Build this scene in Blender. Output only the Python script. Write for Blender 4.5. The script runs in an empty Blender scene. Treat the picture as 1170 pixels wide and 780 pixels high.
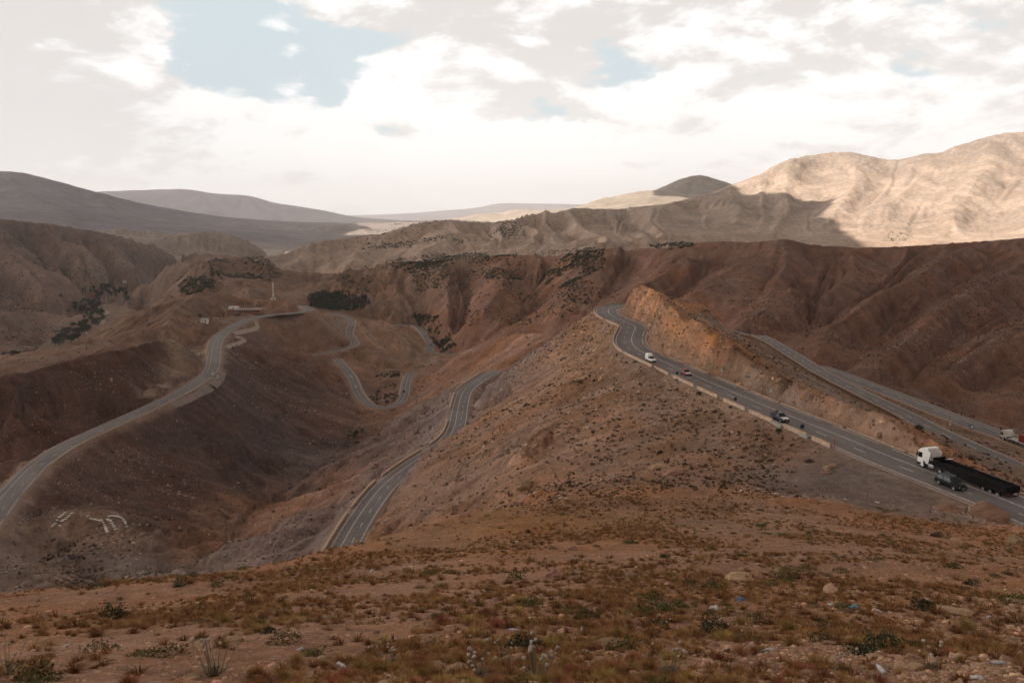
import bpy, bmesh, math, random, time
import numpy as np
from mathutils import Vector, Matrix, noise as mnoise
T0 = time.time(); GAMP = 1.0; HAZE = 3.7e-5; CLOUD_T = (.55, .495, .46); EXPO = 0.2
random.seed(7)
rng = np.random.default_rng(7)
SC = bpy.context.scene
COL = SC.collection
rad = math.radians

# ------------------------------------------------------------------ camera
F = 910.0; CX, CY = 585.0, 390.0
PITCH = rad(9.36); PC, PS = math.cos(PITCH), math.sin(PITCH)
cam = bpy.data.cameras.new('camera'); camo = bpy.data.objects.new('camera', cam); COL.objects.link(camo)
camo.location = (0, 0, 0); camo.rotation_euler = (rad(90) - PITCH, 0, 0)
cam.sensor_width = 36; cam.lens = 28; cam.clip_start = 0.1; cam.clip_end = 120000
SC.camera = camo

def ray(px, py):
    a = (px - CX) / F; d = (py - CY) / F
    return a, PC - d * PS, -PS - d * PC
def P(px, py, D):                       # a seen point, at forward distance D
    a, y, z = ray(px, py); s = D / y
    return (a * s, D, z * s)
def Rz(px, py, zz):                     # a seen point, at height zz
    a, y, z = ray(px, py); s = zz / z
    return (a * s, y * s, zz)
def Q(px, D, zz):                       # a point at bearing px, distance D, height zz
    return ((px - CX) / F * D, D, zz)

# ------------------------------------------------------------------ numpy noise
def _h(ix, iy, seed):
    h = (ix.astype(np.int64) * 374761393 + iy.astype(np.int64) * 668265263 + seed * 974634777) & 0xffffffff
    h = ((h ^ (h >> 13)) * 1274126177) & 0xffffffff
    h = (h ^ (h >> 16)) & 0xffffffff
    return h.astype(np.float32) / np.float32(4294967295.0)
def vnoise(x, y, seed=0):               # value noise -1..1
    ix = np.floor(x); iy = np.floor(y); fx = (x - ix).astype(np.float32); fy = (y - iy).astype(np.float32)
    ux = fx * fx * fx * (fx * (fx * 6 - 15) + 10); uy = fy * fy * fy * (fy * (fy * 6 - 15) + 10)
    ix = ix.astype(np.int64); iy = iy.astype(np.int64)
    a = _h(ix, iy, seed); b = _h(ix + 1, iy, seed); c = _h(ix, iy + 1, seed); d = _h(ix + 1, iy + 1, seed)
    return ((a + (b - a) * ux) * (1 - uy) + (c + (d - c) * ux) * uy) * 2 - 1
def fbm(x, y, oct=4, seed=0, gain=0.5):
    s = 0; amp = 1.0; tot = 0
    for k in range(oct):
        c, sn = math.cos(k * 1.7), math.sin(k * 1.7)
        s = s + amp * vnoise((x * c - y * sn) * 2 ** k + 17.3 * k, (x * sn + y * c) * 2 ** k - 9.1 * k, seed + k)
        tot += amp; amp *= gain
    return s / tot
def gully(x, y, px, py, lam, seed):     # stripes across (px,py), broken up cell by cell: -1..1
    gx = x / lam; gy = y / lam; cx = np.floor(gx); cy = np.floor(gy)
    num = np.zeros_like(gx, dtype=np.float32); den = num + 1e-6
    for i in (-1, 0, 1):
        for j in (-1, 0, 1):
            ax = cx + i; ay = cy + j
            jx = _h(ax, ay, seed); jy = _h(ax, ay, seed + 1)
            dx = gx - ax - jx; dy = gy - ay - jy
            w = np.exp(-(dx * dx + dy * dy) * 2.2).astype(np.float32)
            ph = (dx * px + dy * py) * (2 * math.pi * 1.05) + _h(ax, ay, seed + 2) * 2.0
            num += w * np.cos(ph).astype(np.float32); den += w
    return num / den
def sstep(a, b, x):
    t = np.clip((x - a) / (b - a), 0, 1); return t * t * (3 - 2 * t)

# ------------------------------------------------------------------ breaklines of the land
LINES = []                               # list of (N,3) arrays of dense world points
def dense(keys, fn, logd=None, n=40):
    k = np.array(keys, float); out = []
    for a, b in zip(k[:-1], k[1:]):
        for t in np.linspace(0, 1, n, endpoint=False):
            v = a + (b - a) * t
            if logd is not None: v[logd] = math.exp(math.log(a[logd]) * (1 - t) + math.log(b[logd]) * t)
            out.append(fn(*v))
    out.append(fn(*k[-1]))
    return np.array(out)
def LP(*keys): LINES.append(dense(keys, P, 2))
def LR(*keys): LINES.append(dense(keys, Rz))
def LQ(*keys): LINES.append(dense(keys, Q, 1))

# near slope
LQ((-600, 3, -2.6), (1800, 3, -2.6)); LQ((-600, 6, -4.3), (1800, 6, -4.3))
LP((-600, 780, 11), (1800, 780, 11))
LP((-400, 724, 25), (-200, 722, 25), (0, 726, 25), (200, 718, 25), (400, 707, 25), (600, 700, 25), (800, 700, 25), (950, 700, 25), (1170, 702, 25), (1400, 705, 25))
LP((-400, 700, 44), (-200, 697, 44), (0, 694, 46), (200, 678, 46), (400, 658, 46), (600, 641, 46), (800, 641, 46), (950, 643, 46), (1170, 650, 46), (1400, 655, 46))
LP((-400, 690, 54), (-200, 684, 56), (0, 678, 58), (100, 668, 60), (200, 658, 63), (270, 650, 66), (330, 640, 70), (400, 622, 76), (450, 608, 82), (520, 589, 90),
   (600, 572, 97), (700, 567, 102), (800, 566, 104), (900, 568, 106), (950, 572, 108), (1000, 578, 110), (1060, 588, 106), (1100, 592, 104), (1170, 598, 98), (1400, 612, 92))
LQ((-500, 100, -70), (0, 110, -72), (200, 112, -74), (330, 118, -71), (400, 122, -66), (450, 122, -58), (520, 126, -52))
LP((600, 557, 122), (700, 545, 132), (800, 530, 140), (870, 520, 146))
# shoulder beside the main road, then the slope below it
LR((905, 560, -43.6), (960, 560, -43.4), (1040, 572, -43.2), (1090, 580, -43.2))
LR((925, 525, -44.3), (945, 540, -44))
BANK = [(418, 610), (432, 590), (450, 570), (458, 553), (467, 536), (480, 517), (494, 508), (509, 501), (522, 492), (535, 478), (547, 463), (552, 445), (557, 428)]
LP((575, 420, 388), (600, 402, 395), (620, 393, 392), (655, 372, 385), (678, 357, 378))
LP((600, 500, 190), (650, 470, 205), (700, 445, 215))
LQ((560, 450, -112), (600, 480, -112), (650, 460, -100), (690, 445, -85), (730, 440, -72), (780, 480, -78), (830, 500, -85), (880, 480, -92))
# rock fin between the two arms of the road
LP((731, 323.5, 350), (746, 330, 325), (760, 346.5, 257), (768, 351, 250), (794, 366, 233), (819, 381, 218.5), (844, 400, 206.5), (860, 414, 200.5), (900, 432, 182.5), (940, 449, 171.5), (985, 465, 157), (1040, 490, 142.5), (1070, 510, 138), (1095, 524, 134))
LP((722, 328, 352), (731, 323.5, 352), (760, 336, 350), (785, 341, 345), (806, 349, 335), (823, 364, 325), (837, 373, 320), (860, 385, 315))
LP((714, 340, 358), (708, 354, 357))
# right side valley and brown mountain
LQ((900, 470, -118), (1000, 460, -128), (1100, 440, -130), (1250, 430, -132), (1500, 420, -135))
LQ((640, 800, -140), (720, 700, -140), (800, 600, -130), (900, 500, -122))
LP((1500, 268, 800), (1300, 270, 830), (1170, 271, 850), (1100, 277, 870), (1040, 280, 880), (980, 283.5, 890), (930, 280, 900), (895, 273, 900), (850, 276, 930), (810, 273, 950), (770, 281, 990), (735, 283, 1040), (700, 281, 1080),
   (665, 287, 1130), (620, 294, 1180), (570, 290, 1220), (520, 293, 1250), (490, 299, 1280), (455, 297, 1310), (420, 305, 1330), (385, 318, 1340), (360, 330, 1330))
# spurs and gullies of that mountain
for s in [((895, 274, 890), (905, 310, 800), (880, 345, 700), (840, 372, 620)), ((980, 284, 880), (960, 320, 780), (905, 350, 690), (880, 375, 620)),
          ((1100, 278, 860), (1060, 305, 760), (1000, 335, 680), (950, 372, 600), (930, 400, 540)), ((1170, 295, 790), (1130, 320, 720), (1080, 345, 650), (1040, 385, 570), (1000, 425, 500)),
          ((1300, 330, 700), (1200, 360, 620), (1120, 400, 550), (1080, 440, 500)), ((1400, 400, 560), (1220, 430, 520), (1140, 460, 470)),
          ((770, 282, 980), (760, 310, 880), (720, 330, 800)), ((665, 288, 1120), (650, 320, 980), (640, 350, 860)), ((570, 291, 1210), (560, 330, 1060), (540, 365, 930)), ((490, 300, 1270), (505, 335, 1120), (515, 370, 1000)), ((420, 306, 1320), (440, 335, 1200), (455, 355, 1100)), ((850, 277, 920), (820, 310, 830), (785, 335, 740))]:
    LP(*s)
for s in [((940, 290, 870), (935, 325, 790), (925, 360, 700), (905, 385, 600)), ((1040, 292, 850), (1010, 325, 760), (960, 352, 690), (925, 385, 600)), ((1130, 300, 800), (1090, 325, 730), (1020, 365, 650), (985, 410, 545)),
          ((1170, 345, 690), (1100, 380, 610), (1050, 420, 530), (1030, 440, 490)), ((1250, 395, 580), (1150, 425, 530), (1100, 455, 490)),
          ((810, 284, 930), (790, 318, 850), (750, 345, 760)), ((715, 296, 1060), (700, 330, 920), (680, 352, 820)), ((620, 305, 1150), (605, 345, 1000), (590, 372, 880)), ((530, 305, 1220), (530, 345, 1080), (520, 385, 960)), ((455, 310, 1270), (470, 340, 1150), (478, 362, 1080))]:
    k = np.array(s, float); k[:, 2] *= np.linspace(1.008, 1.05, len(k)); LP(*k)
LQ((1500, 1250, -120), (1170, 1300, -110), (900, 1400, -115), (700, 1560, -135), (520, 1700, -140), (400, 1750, -150), (340, 1800, -150))
# shadowed middle ridge
LP((305, 291, 2000), (350, 276, 2050), (400, 268, 2100), (440, 262, 2150), (480, 250, 2200), (520, 250, 2250), (580, 254, 2300), (620, 243, 2350), (650, 237, 2400), (700, 238.5, 2420), (760, 234, 2450), (800, 227, 2600), (836, 211, 2800), (876, 195, 2950), (908, 177, 3050), (930, 174, 3100), (972, 173, 3150), (1000, 177, 3150), (1023, 184, 3150), (1048, 175, 3150), (1073, 175, 3150), (1095, 164, 3150), (1138, 152, 3200), (1170, 150, 3200), (1300, 140, 3200), (1600, 150, 3200))
for s in [((440, 262, 2140), (430, 280, 1950), (400, 297, 1800)), ((520, 250, 2240), (530, 268, 2050), (490, 290, 1850)), ((580, 254, 2290), (620, 262, 2100), (600, 280, 1900)), ((650, 237, 2390), (660, 255, 2150), (700, 272, 1850)), ((760, 234, 2440), (740, 250, 2200), (760, 268, 1900)),
          ((836, 212, 2780), (850, 235, 2450), (840, 262, 2000)), ((908, 178, 3030), (890, 215, 2650), (900, 245, 2300), (880, 268, 1900)), ((972, 174, 3130), (985, 205, 2700), (960, 240, 2300), (950, 265, 2000)), ((1048, 176, 3130), (1040, 205, 2750), (1010, 235, 2350), (1000, 268, 1950)), ((1138, 153, 3180), (1130, 190, 2750), (1090, 225, 2350), (1090, 260, 1950)), ((1300, 145, 3180), (1230, 190, 2700), (1170, 230, 2300), (1180, 262, 1900))]:
    LP(*s)
for s in [((480, 262, 2150), (470, 280, 1950), (445, 296, 1800)), ((550, 262, 2200), (575, 276, 2000), (560, 290, 1800)), ((620, 254, 2280), (650, 268, 2030), (650, 284, 1780)), ((705, 250, 2330), (705, 264, 2080), (725, 275, 1830)), ((800, 238, 2500), (800, 256, 2150), (800, 270, 1850)),
          ((880, 210, 2800), (872, 240, 2420), (868, 268, 1900)), ((940, 190, 2980), (935, 220, 2620), (925, 250, 2250), (915, 274, 1850)), ((1022, 192, 3050), (1015, 215, 2680), (985, 250, 2230), (975, 276, 1850)), ((1095, 178, 3050), (1075, 215, 2600), (1045, 250, 2200), (1045, 274, 1850)), ((1185, 180, 2950), (1150, 220, 2500), (1130, 255, 2150), (1130, 272, 1850))]:
    k = np.array(s, float); k[:, 2] *= 1.007; LP(*k)
LQ((1600, 1750, -70), (1170, 1750, -68), (1000, 1750, -66), (900, 1750, -75))
LQ((430, 3000, -150), (600, 3100, -130), (700, 3400, -110), (850, 4000, -50), (1000, 4300, 0), (1300, 4300, 0))
# far hills
LP((640, 240, 5200), (658, 236, 5200), (675, 229, 5200), (697, 224, 5200), (725, 218, 5300), (751, 216.5, 5400), (771, 204, 5500), (789, 197.5, 5500), (807, 196.5, 5500), (822, 205, 5500), (850, 215, 5500), (950, 225, 5500))
LQ((350, 5400, -190), (600, 5600, -150), (800, 6800, -120), (1000, 6800, -100))
LP((440, 257, 7500), (480, 253, 7600), (525, 249, 7700), (551, 242, 7700), (565, 244, 7700), (593, 236, 7700), (613, 240, 7700), (632, 239, 7700), (700, 238, 8000))
LP((380, 246, 24500), (430, 245.5, 24000), (480, 243, 24000), (500, 240.5, 24000), (542, 238, 24000), (568, 231, 24000), (613, 232, 24000), (661, 233, 24000), (720, 236, 24000), (900, 238, 24000), (1600, 235, 24000))
LQ((-600, 36000, -400), (1800, 36000, -400))
# left ranges
LP((-400, 175, 6000), (-150, 185, 6200), (0, 194, 6400), (28, 195, 6400), (56, 204, 6400), (107, 217, 6500), (147, 228, 6600), (180, 235, 6700), (254, 248, 7000), (282, 253, 7100), (310, 258, 7200))
LP((107, 217, 6500), (130, 240, 5300), (170, 258, 4500)); LP((0, 195, 6390), (40, 225, 5200), (90, 248, 4200)); LP((180, 236, 6690), (215, 250, 5700), (230, 262, 4700)); LP((-150, 186, 6190), (-70, 220, 5000), (-20, 245, 4000)); LP((56, 205, 6380), (85, 228, 5500), (120, 252, 4500))
LP((30, 212, 6000), (70, 240, 4900)); LP((85, 222, 6150), (112, 244, 5100)); LP((130, 234, 6250), (150, 248, 5400)); LP((-80, 205, 5900), (-30, 235, 4700))
LQ((-500, 9000, -220), (0, 9000, -260), (200, 9200, -300), (350, 9200, -330))
LP((-300, 215, 12000), (0, 222, 12000), (113, 218, 12000), (152, 216.5, 12000), (203, 214.5, 12000), (226, 216, 12000), (240, 220, 12000), (282, 222, 12000), (300, 226.5, 12000), (320, 232, 12100), (377, 240.5, 12300), (419, 250, 12500), (440, 257, 12600))
LP((203, 215, 11950), (230, 238, 10800)); LP((282, 222, 11950), (320, 245, 11000))
LQ((-500, 17000, -420), (100, 17000, -440), (350, 17500, -450), (900, 15000, -300), (1600, 15000, -300))
LP((340, 266, 5600), (363, 263, 5700), (377, 256, 5800), (408, 257.5, 5900), (430, 260, 6000), (470, 262, 6000))
LQ((240, 3600, -175), (320, 3300, -172), (400, 4200, -190))
LP((100, 262, 2450), (127, 260.5, 2500), (147, 259, 2500), (175, 264.5, 2500), (197, 267.5, 2500), (234, 262, 2500), (259, 262, 2500), (282, 269, 2520), (300, 277, 2540), (335, 284, 2560))
LQ((-300, 2700, -100), (0, 2900, -110), (100, 2900, -130), (300, 2800, -158), (330, 2300, -160))
LP((-400, 235, 1500), (-150, 240, 1600), (0, 247.5, 1700), (31, 253, 1720), (56, 253, 1750), (85, 258, 1800), (115, 264, 1850), (150, 272, 1900), (200, 280, 2000), (243, 288, 2080))
for s in [((0, 249, 1690), (20, 290, 1480), (60, 325, 1330)), ((56, 254, 1740), (95, 285, 1600), (115, 312, 1500)), ((115, 265, 1840), (150, 287, 1720), (155, 305, 1640)), ((-150, 242, 1590), (-80, 300, 1350), (-20, 350, 1150), (30, 385, 1020))]: LP(*s)
for s in [((28, 275, 1650), (55, 305, 1530), (85, 330, 1400)), ((85, 275, 1740), (125, 297, 1650), (140, 318, 1560)), ((-70, 275, 1550), (-10, 325, 1350), (45, 360, 1180))]:
    k = np.array(s, float); k[:, 2] *= 1.02; LP(*k)
LQ((-60, 800, -168), (10, 950, -170), (70, 1080, -170), (110, 1240, -168), (140, 1450, -166), (165, 1750, -163), (225, 2150, -160), (300, 2300, -158))
LQ((-30, 950, -167), (60, 1200, -166), (95, 1430, -164), (135, 1640, -162))
LQ((60, 880, -168), (120, 1080, -167), (150, 1250, -166), (175, 1500, -164))
# shrubby hill beyond the cafe
LP((160, 318, 1500), (180, 301, 1450), (209, 293, 1420), (234, 288.5, 1400), (282, 291, 1380), (306, 301, 1370), (335, 312.5, 1360), (357, 322, 1350))
LP((234, 289, 1395), (225, 305, 1280), (215, 320, 1180)); LP((306, 302, 1365), (290, 320, 1230), (280, 334, 1120))
LQ((160, 1250, -163), (220, 1050, -135), (280, 1000, -128), (340, 1050, -138), (400, 1080, -146), (450, 1150, -156))
# left hills beside the lower valley
LP((-300, 470, 520), (-100, 440, 570), (0, 420, 620), (54, 398.5, 680), (99, 387, 720), (132, 374.5, 745), (147, 365, 760), (180, 350.5, 790), (203, 338, 820), (225, 328, 850), (240, 329.5, 855), (254, 334, 860), (279, 341, 850))
LP((225, 329, 845), (205, 352, 740), (190, 372, 670)); LP((147, 366, 755), (130, 385, 670), (115, 398, 610))
LQ((-200, 470, -128), (0, 530, -128), (100, 575, -124), (170, 620, -114), (215, 660, -108))
LP((-300, 480, 340), (-100, 450, 370), (0, 430, 400), (34, 424.5, 415), (85, 409, 445), (141, 398, 490), (180, 386.5, 535), (187, 384, 545), (200, 392, 545), (209, 408, 520), (200, 420, 500), (160, 448, 450))
LP((141, 399, 485), (120, 430, 440), (100, 460, 412)); LP((34, 425, 412), (20, 460, 385), (15, 490, 365))
LQ((-200, 300, -118), (0, 345, -115), (60, 372, -114), (130, 420, -113))
LP((236, 372, 690), (255, 362, 720), (268, 364, 715))
# cafe terrace and mast hill
LR((240, 364, -103.5), (262, 360, -104), (300, 360, -104))
LP((283, 348, 835), (292, 341.5, 850), (300, 337.5, 860), (310, 340.5, 860), (328, 340, 850), (337, 343, 845), (344, 349.5, 838))
LQ((300, 960, -118), (340, 960, -126), (380, 1000, -140))
# spur right of the left road, dark hollow behind it
LP((290, 371, 755), (320, 392, 720), (355, 403, 700), (385, 413, 690), (392, 419, 690), (405, 441, 650), (412, 456, 625), (424, 469, 604))
LQ((318, 770, -132), (345, 770, -142), (372, 772, -145))
LP((262, 420, 560), (300, 450, 520), (340, 480, 500), (370, 500, 490)); LP((200, 475, 425), (250, 505, 400), (300, 540, 385))
LP((230, 470, 455), (290, 510, 425), (340, 535, 415))
LP((395, 364, 940), (415, 361, 950), (435, 363, 950), (450, 372, 930), (466, 390, 890), (474, 402, 870))
LP((412, 392, 830), (430, 405, 800), (445, 420, 770))
LQ((405, 690, -155), (425, 700, -158), (445, 690, -158), (452, 640, -157), (440, 625, -156))
LQ((430, 780, -158), (465, 860, -164), (480, 880, -167))
# valley floor of the ravine
LR((436, 474, -154), (415, 490, -150), (400, 505, -146), (360, 533, -140), (300, 570, -133), (265, 600, -125), (250, 632, -118))
LP((520, 435, 430), (500, 449, 440), (473, 463, 455), (443, 487, 468))
LQ((470, 520, -140), (500, 505, -128), (530, 490, -122), (560, 460, -114))
LP((429, 470, 600), (445, 462, 612), (462, 440, 640), (470, 429, 645), (511, 403, 650), (560, 385, 640), (593, 377, 620), (618, 377, 600), (640, 382, 570), (660, 386, 520))
LQ((560, 760, -150), (620, 740, -146), (680, 660, -138))
# flat below the left road with the knoll of white stones
LR((-100, 650, -115), (0, 640, -114), (60, 628, -114), (120, 618, -112)); LR((30, 592, -108.5), (75, 583, -107.5), (115, 582, -107.5), (150, 588, -109), (200, 597, -112), (250, 604, -119))
LR((40, 578, -117), (110, 570, -117), (180, 575, -121), (250, 585, -127))
LR((100, 655, -112), (170, 645, -112), (215, 640, -116), (245, 642, -118))
LQ((-300, 170, -95), (0, 175, -98), (150, 175, -100), (260, 180, -98), (330, 185, -93))

# ------------------------------------------------------------------ roads
def catmull(pts, step):
    p = np.array(pts, float); p = np.vstack([2 * p[0] - p[1], p, 2 * p[-1] - p[-2]]); out = []
    for i in range(1, len(p) - 2):
        a, b, c, d = p[i - 1:i + 3]; n = max(2, int(np.linalg.norm(c - b) / step))
        for t in np.linspace(0, 1, n, endpoint=False):
            out.append(0.5 * ((2 * b) + (-a + c) * t + (2 * a - 5 * b + 4 * c - d) * t * t + (-a + 3 * b - 3 * c + d) * t ** 3))
    out.append(p[-2]); return np.array(out)
def even(p, step):
    s = np.concatenate([[0], np.cumsum(np.linalg.norm(np.diff(p, axis=0), axis=1))])
    n = max(2, int(s[-1] / step)); t = np.linspace(0, s[-1], n)
    return np.stack([np.interp(t, s, p[:, k]) for k in range(3)], 1)
def smooth_path(p, w):
    k = np.ones(2 * w + 1) / (2 * w + 1); q = np.pad(p, ((w, w), (0, 0)), mode='reflect', reflect_type='odd')
    return np.stack([np.convolve(q[:, i], k, 'valid') for i in range(3)], 1)
def midline(near, far, zf):
    a = even(catmull([Rz(x, y, zf(x)) for x, y in near], 1.0), 1.0); b = even(catmull([Rz(x, y, zf(x)) for x, y in far], 1.0), 0.5)
    j = np.argmin(((a[:, None, :2] - b[None, :, :2]) ** 2).sum(2), 1)
    return (a + b[j]) / 2
zA = lambda x: -43.0 - 2.4 * min(1, max(0, (1170 - x) / 480))
nearA = [(1330, 664), (1170, 600), (1106, 574), (977, 521.5), (940, 506), (893, 487), (850, 468), (800, 445), (760, 426), (745, 418.8), (724.6, 407.3), (709.6, 399), (703, 393.5), (701.5, 386), (705, 378), (709, 373.3), (702, 369.5), (692, 364.5), (684, 359), (684, 353.5), (692, 349.5), (705, 346.8), (718, 345.6)]
farA = [(1330, 632), (1170, 565), (1042, 520), (993.6, 499), (950, 482), (900, 463), (850, 443), (800, 422.5), (780, 414), (764, 408.5), (752, 404), (741, 398), (737, 389), (739.5, 380), (739, 373), (729, 368.5), (712, 362.5), (704, 357.5), (704, 353.5), (712, 351), (722, 349.5)]
mA = midline(nearA, farA, zA)
mA = np.vstack([mA[:-2], catmull([mA[-2], Q(752, 396, -50), Q(785, 428, -57), Q(825, 440, -65), Q(856, 432, -68)], 1.0)[1:]])
ROADS = {}
ROADS['A'] = (even(smooth_path(even(mA, 1.0), 5), 1.0), 5.3)
def rpath(keys, step=1.5, w=4): return even(smooth_path(even(catmull([Rz(*k) for k in keys], step), step), w), step)
ROADS['B'] = (rpath([(868, 383.5, -67), (885, 392.5, -66.5), (910, 408, -66), (943, 428, -65.5), (990, 452, -65), (1037, 475, -65), (1078, 496, -65), (1112, 511, -65), (1150, 528, -65), (1200, 550, -65), (1330, 605, -65)]), 3.9)
ROADS['C'] = (rpath([(935, 419, -75), (960, 427.5, -74.6), (987, 438, -74.4), (1024, 452, -74.2), (1045, 460, -74.1), (1098.5, 481, -74), (1141, 496, -74), (1170, 506.5, -74), (1330, 566, -74)]), 5.2)
leftD = [(330, 690, -88), (355, 655, -88), (374, 627, -88), (388, 603, -88.5), (408, 575, -89), (430.5, 550, -90), (467, 524, -91), (495, 507, -92), (509.5, 490.5, -93), (516.6, 462, -94), (523.6, 445, -95), (540.5, 432.7, -96), (556, 424, -97), (561, 423.3, -97.6)]
eD = rpath(leftD, 1.5, 4); tD = np.gradient(eD, axis=0); tD /= np.linalg.norm(tD[:, :2], axis=1)[:, None]
mD = eD + np.stack([tD[:, 1], -tD[:, 0], 0 * tD[:, 0]], 1) * 4.2
ROADS['D'] = (even(smooth_path(mD, 4), 1.5), 4.2)
bk = []
tC, nC = np.gradient(mD, axis=0), None; tC /= np.linalg.norm(tC[:, :2], axis=1)[:, None]
for px, py in BANK:
    for D in np.arange(min(430, 372 if py < 470 else 430), 140, -1.5):
        p_ = np.array(P(px, py, D)); j = int(np.argmin(((mD[:, :2] - p_[:2]) ** 2).sum(1))); off = float((p_[0] - mD[j, 0]) * tC[j, 1] - (p_[1] - mD[j, 1]) * tC[j, 0])
        if off >= 7.3: bk.append((px, py - 2.5, D)); break
print('bank', bk); LP(*bk)
zL = -105
nearL = [(-60, 668), (0, 593), (16.4, 568.7), (32.8, 550), (53, 529.7), (82, 512), (106.7, 500), (147.7, 480.5), (195, 459.5), (225.5, 444), (246, 427), (252, 410.5), (254, 393.6), (262, 381), (271, 374), (282, 368.5)]
farL = [(-60, 640), (0, 566.7), (16.4, 549), (30.8, 534), (56.4, 514), (82, 500), (106.7, 489.7), (151.8, 470), (180, 456), (208.6, 440), (233, 424), (236.8, 404.8), (241, 388), (251, 379), (263, 371), (276, 364.5)]
mL = midline(nearL, farL, lambda x: zL)
tail = catmull([mL[-1], Rz(290, 363.3, -105), Rz(313, 359.3, -105), Rz(337, 357.5, -105.5), Rz(349, 355.2, -106), Rz(353, 352.5, -106.5), Rz(345, 349.5, -107.5), Q(330, 930, -112)], 1.5)
ROADS['L'] = (even(smooth_path(even(np.vstack([mL, tail[1:]]), 1.5), 5), 1.5), 5.0)
ROADS['H'] = (rpath([(384, 410, -143), (391, 417.5, -144), (401.7, 431, -147), (406.7, 443, -149.5), (412, 453, -152), (421, 461.5, -154), (430, 465.3, -155), (440, 466, -155.2), (451.7, 463.3, -155.2), (459, 458, -155), (462.5, 450, -154.5), (464, 440, -154), (466.5, 430, -153.6), (470, 425.5, -154)], 1.5, 4), 4.0)
ROADS['U'] = (rpath([(355, 407, -145), (370, 404, -143.5), (386.7, 400, -142), (400, 396, -140.5), (406, 392, -139.5), (402.5, 386, -137), (398.5, 381.7, -134.5), (400.5, 375, -131), (402.5, 368.5, -128), (399, 364, -126), (391, 361, -124.5), (375, 358.5, -123)], 1.5, 4), 3.8)
ROADS['W'] = (rpath([(446, 371.5, -157.5), (461, 371, -158.5), (473, 372, -160), (480, 376, -161.5), (486, 384, -163), (492, 394, -165), (490, 401, -166), (498, 404, -167), (512, 404.5, -167), (535, 404, -165)], 1.5, 4), 4.0)
for k, (p, hw) in ROADS.items():
    t = np.gradient(p, axis=0); t /= np.linalg.norm(t[:, :2], axis=1)[:, None]
    n = np.stack([t[:, 1], -t[:, 0], 0 * t[:, 0]], 1)
    for o in (-hw, 0, hw): LINES.append(np.vstack([even(p + n * o, 0.7)]))

# ------------------------------------------------------------------ solve the land between the breaklines (log-polar grid, conformal)
DT = rad(0.25); TH0, TH1 = rad(-62), rad(62); U0, U1 = math.log(2.5), math.log(40000)
NC = int((TH1 - TH0) / DT) + 1; NR = int((U1 - U0) / DT) + 1
S = np.zeros((NR, NC)); N = np.zeros((NR, NC))
for L in LINES:
    th = np.arctan2(L[:, 0], L[:, 1]); u = np.log(np.hypot(L[:, 0], L[:, 1])); z = L[:, 2]
    seg = np.maximum(np.abs(np.diff(th)), np.abs(np.diff(u))) / DT
    m = np.maximum(1, np.ceil(seg * 2)).astype(int)
    tt = np.concatenate([i + np.arange(k) / k for i, k in enumerate(m)] + [[len(L) - 1]])
    idx = np.arange(len(L))
    th = np.interp(tt, idx, th); u = np.interp(tt, idx, u); z = np.interp(tt, idx, z)
    c = np.rint((th - TH0) / DT).astype(int); r = np.rint((u - U0) / DT).astype(int)
    ok = (c >= 0) & (c < NC) & (r >= 0) & (r < NR)
    s1 = np.zeros_like(S); n1 = np.zeros_like(N)
    np.add.at(S, (r[ok], c[ok]), z[ok]); np.add.at(N, (r[ok], c[ok]), 1)
pyr = [(S, N)]
while pyr[-1][0].shape[1] > 12:
    s, n = pyr[-1]; h, w = s.shape
    zc = np.where(n > 0, s / np.maximum(n, 1), 0); mm = (n > 0).astype(float)
    H2, W2 = (h + 1) // 2, (w + 1) // 2
    zc = np.pad(zc, ((0, 2 * H2 - h), (0, 2 * W2 - w))); mm = np.pad(mm, ((0, 2 * H2 - h), (0, 2 * W2 - w)))
    pyr.append((zc.reshape(H2, 2, W2, 2).sum((1, 3)), mm.reshape(H2, 2, W2, 2).sum((1, 3))))
Z = None
for s, n in reversed(pyr):
    h, w = s.shape; fix = n > 0; zf = np.where(fix, s / np.maximum(n, 1), 0)
    if Z is None: Z = np.full((h, w), zf[fix].mean())
    else:
        Z = np.repeat(np.repeat(Z, 2, 0), 2, 1)[:h, :w]
    Z = np.where(fix, zf, Z)
    for it in range(300 if w < 100 else 90):
        q = np.pad(Z, 1, mode='edge')
        Z = np.where(fix, zf, (q[2:, 1:-1] + q[:-2, 1:-1] + q[1:-1, 2:] + q[1:-1, :-2]) * 0.25)
farw = sstep(math.log(420), math.log(700), U0 + np.arange(NR) * DT)[:, None]
for it in range(9):
    q = np.pad(Z, 1, mode='edge'); k_ = 1.0 if it < 2 else farw
    Z = (1 - k_) * Z + k_ * (0.5 * Z + 0.125 * (q[2:, 1:-1] + q[:-2, 1:-1] + q[1:-1, 2:] + q[1:-1, :-2]))

Zb = Z.copy()
for it in range(70):
    q = np.pad(Zb, 1, mode='edge'); Zb = 0.5 * Zb + 0.125 * (q[2:, 1:-1] + q[:-2, 1:-1] + q[1:-1, 2:] + q[1:-1, :-2])
PROM = (Z - Zb) / (np.exp(U0 + np.arange(NR) * DT)[:, None] * DT)
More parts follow.
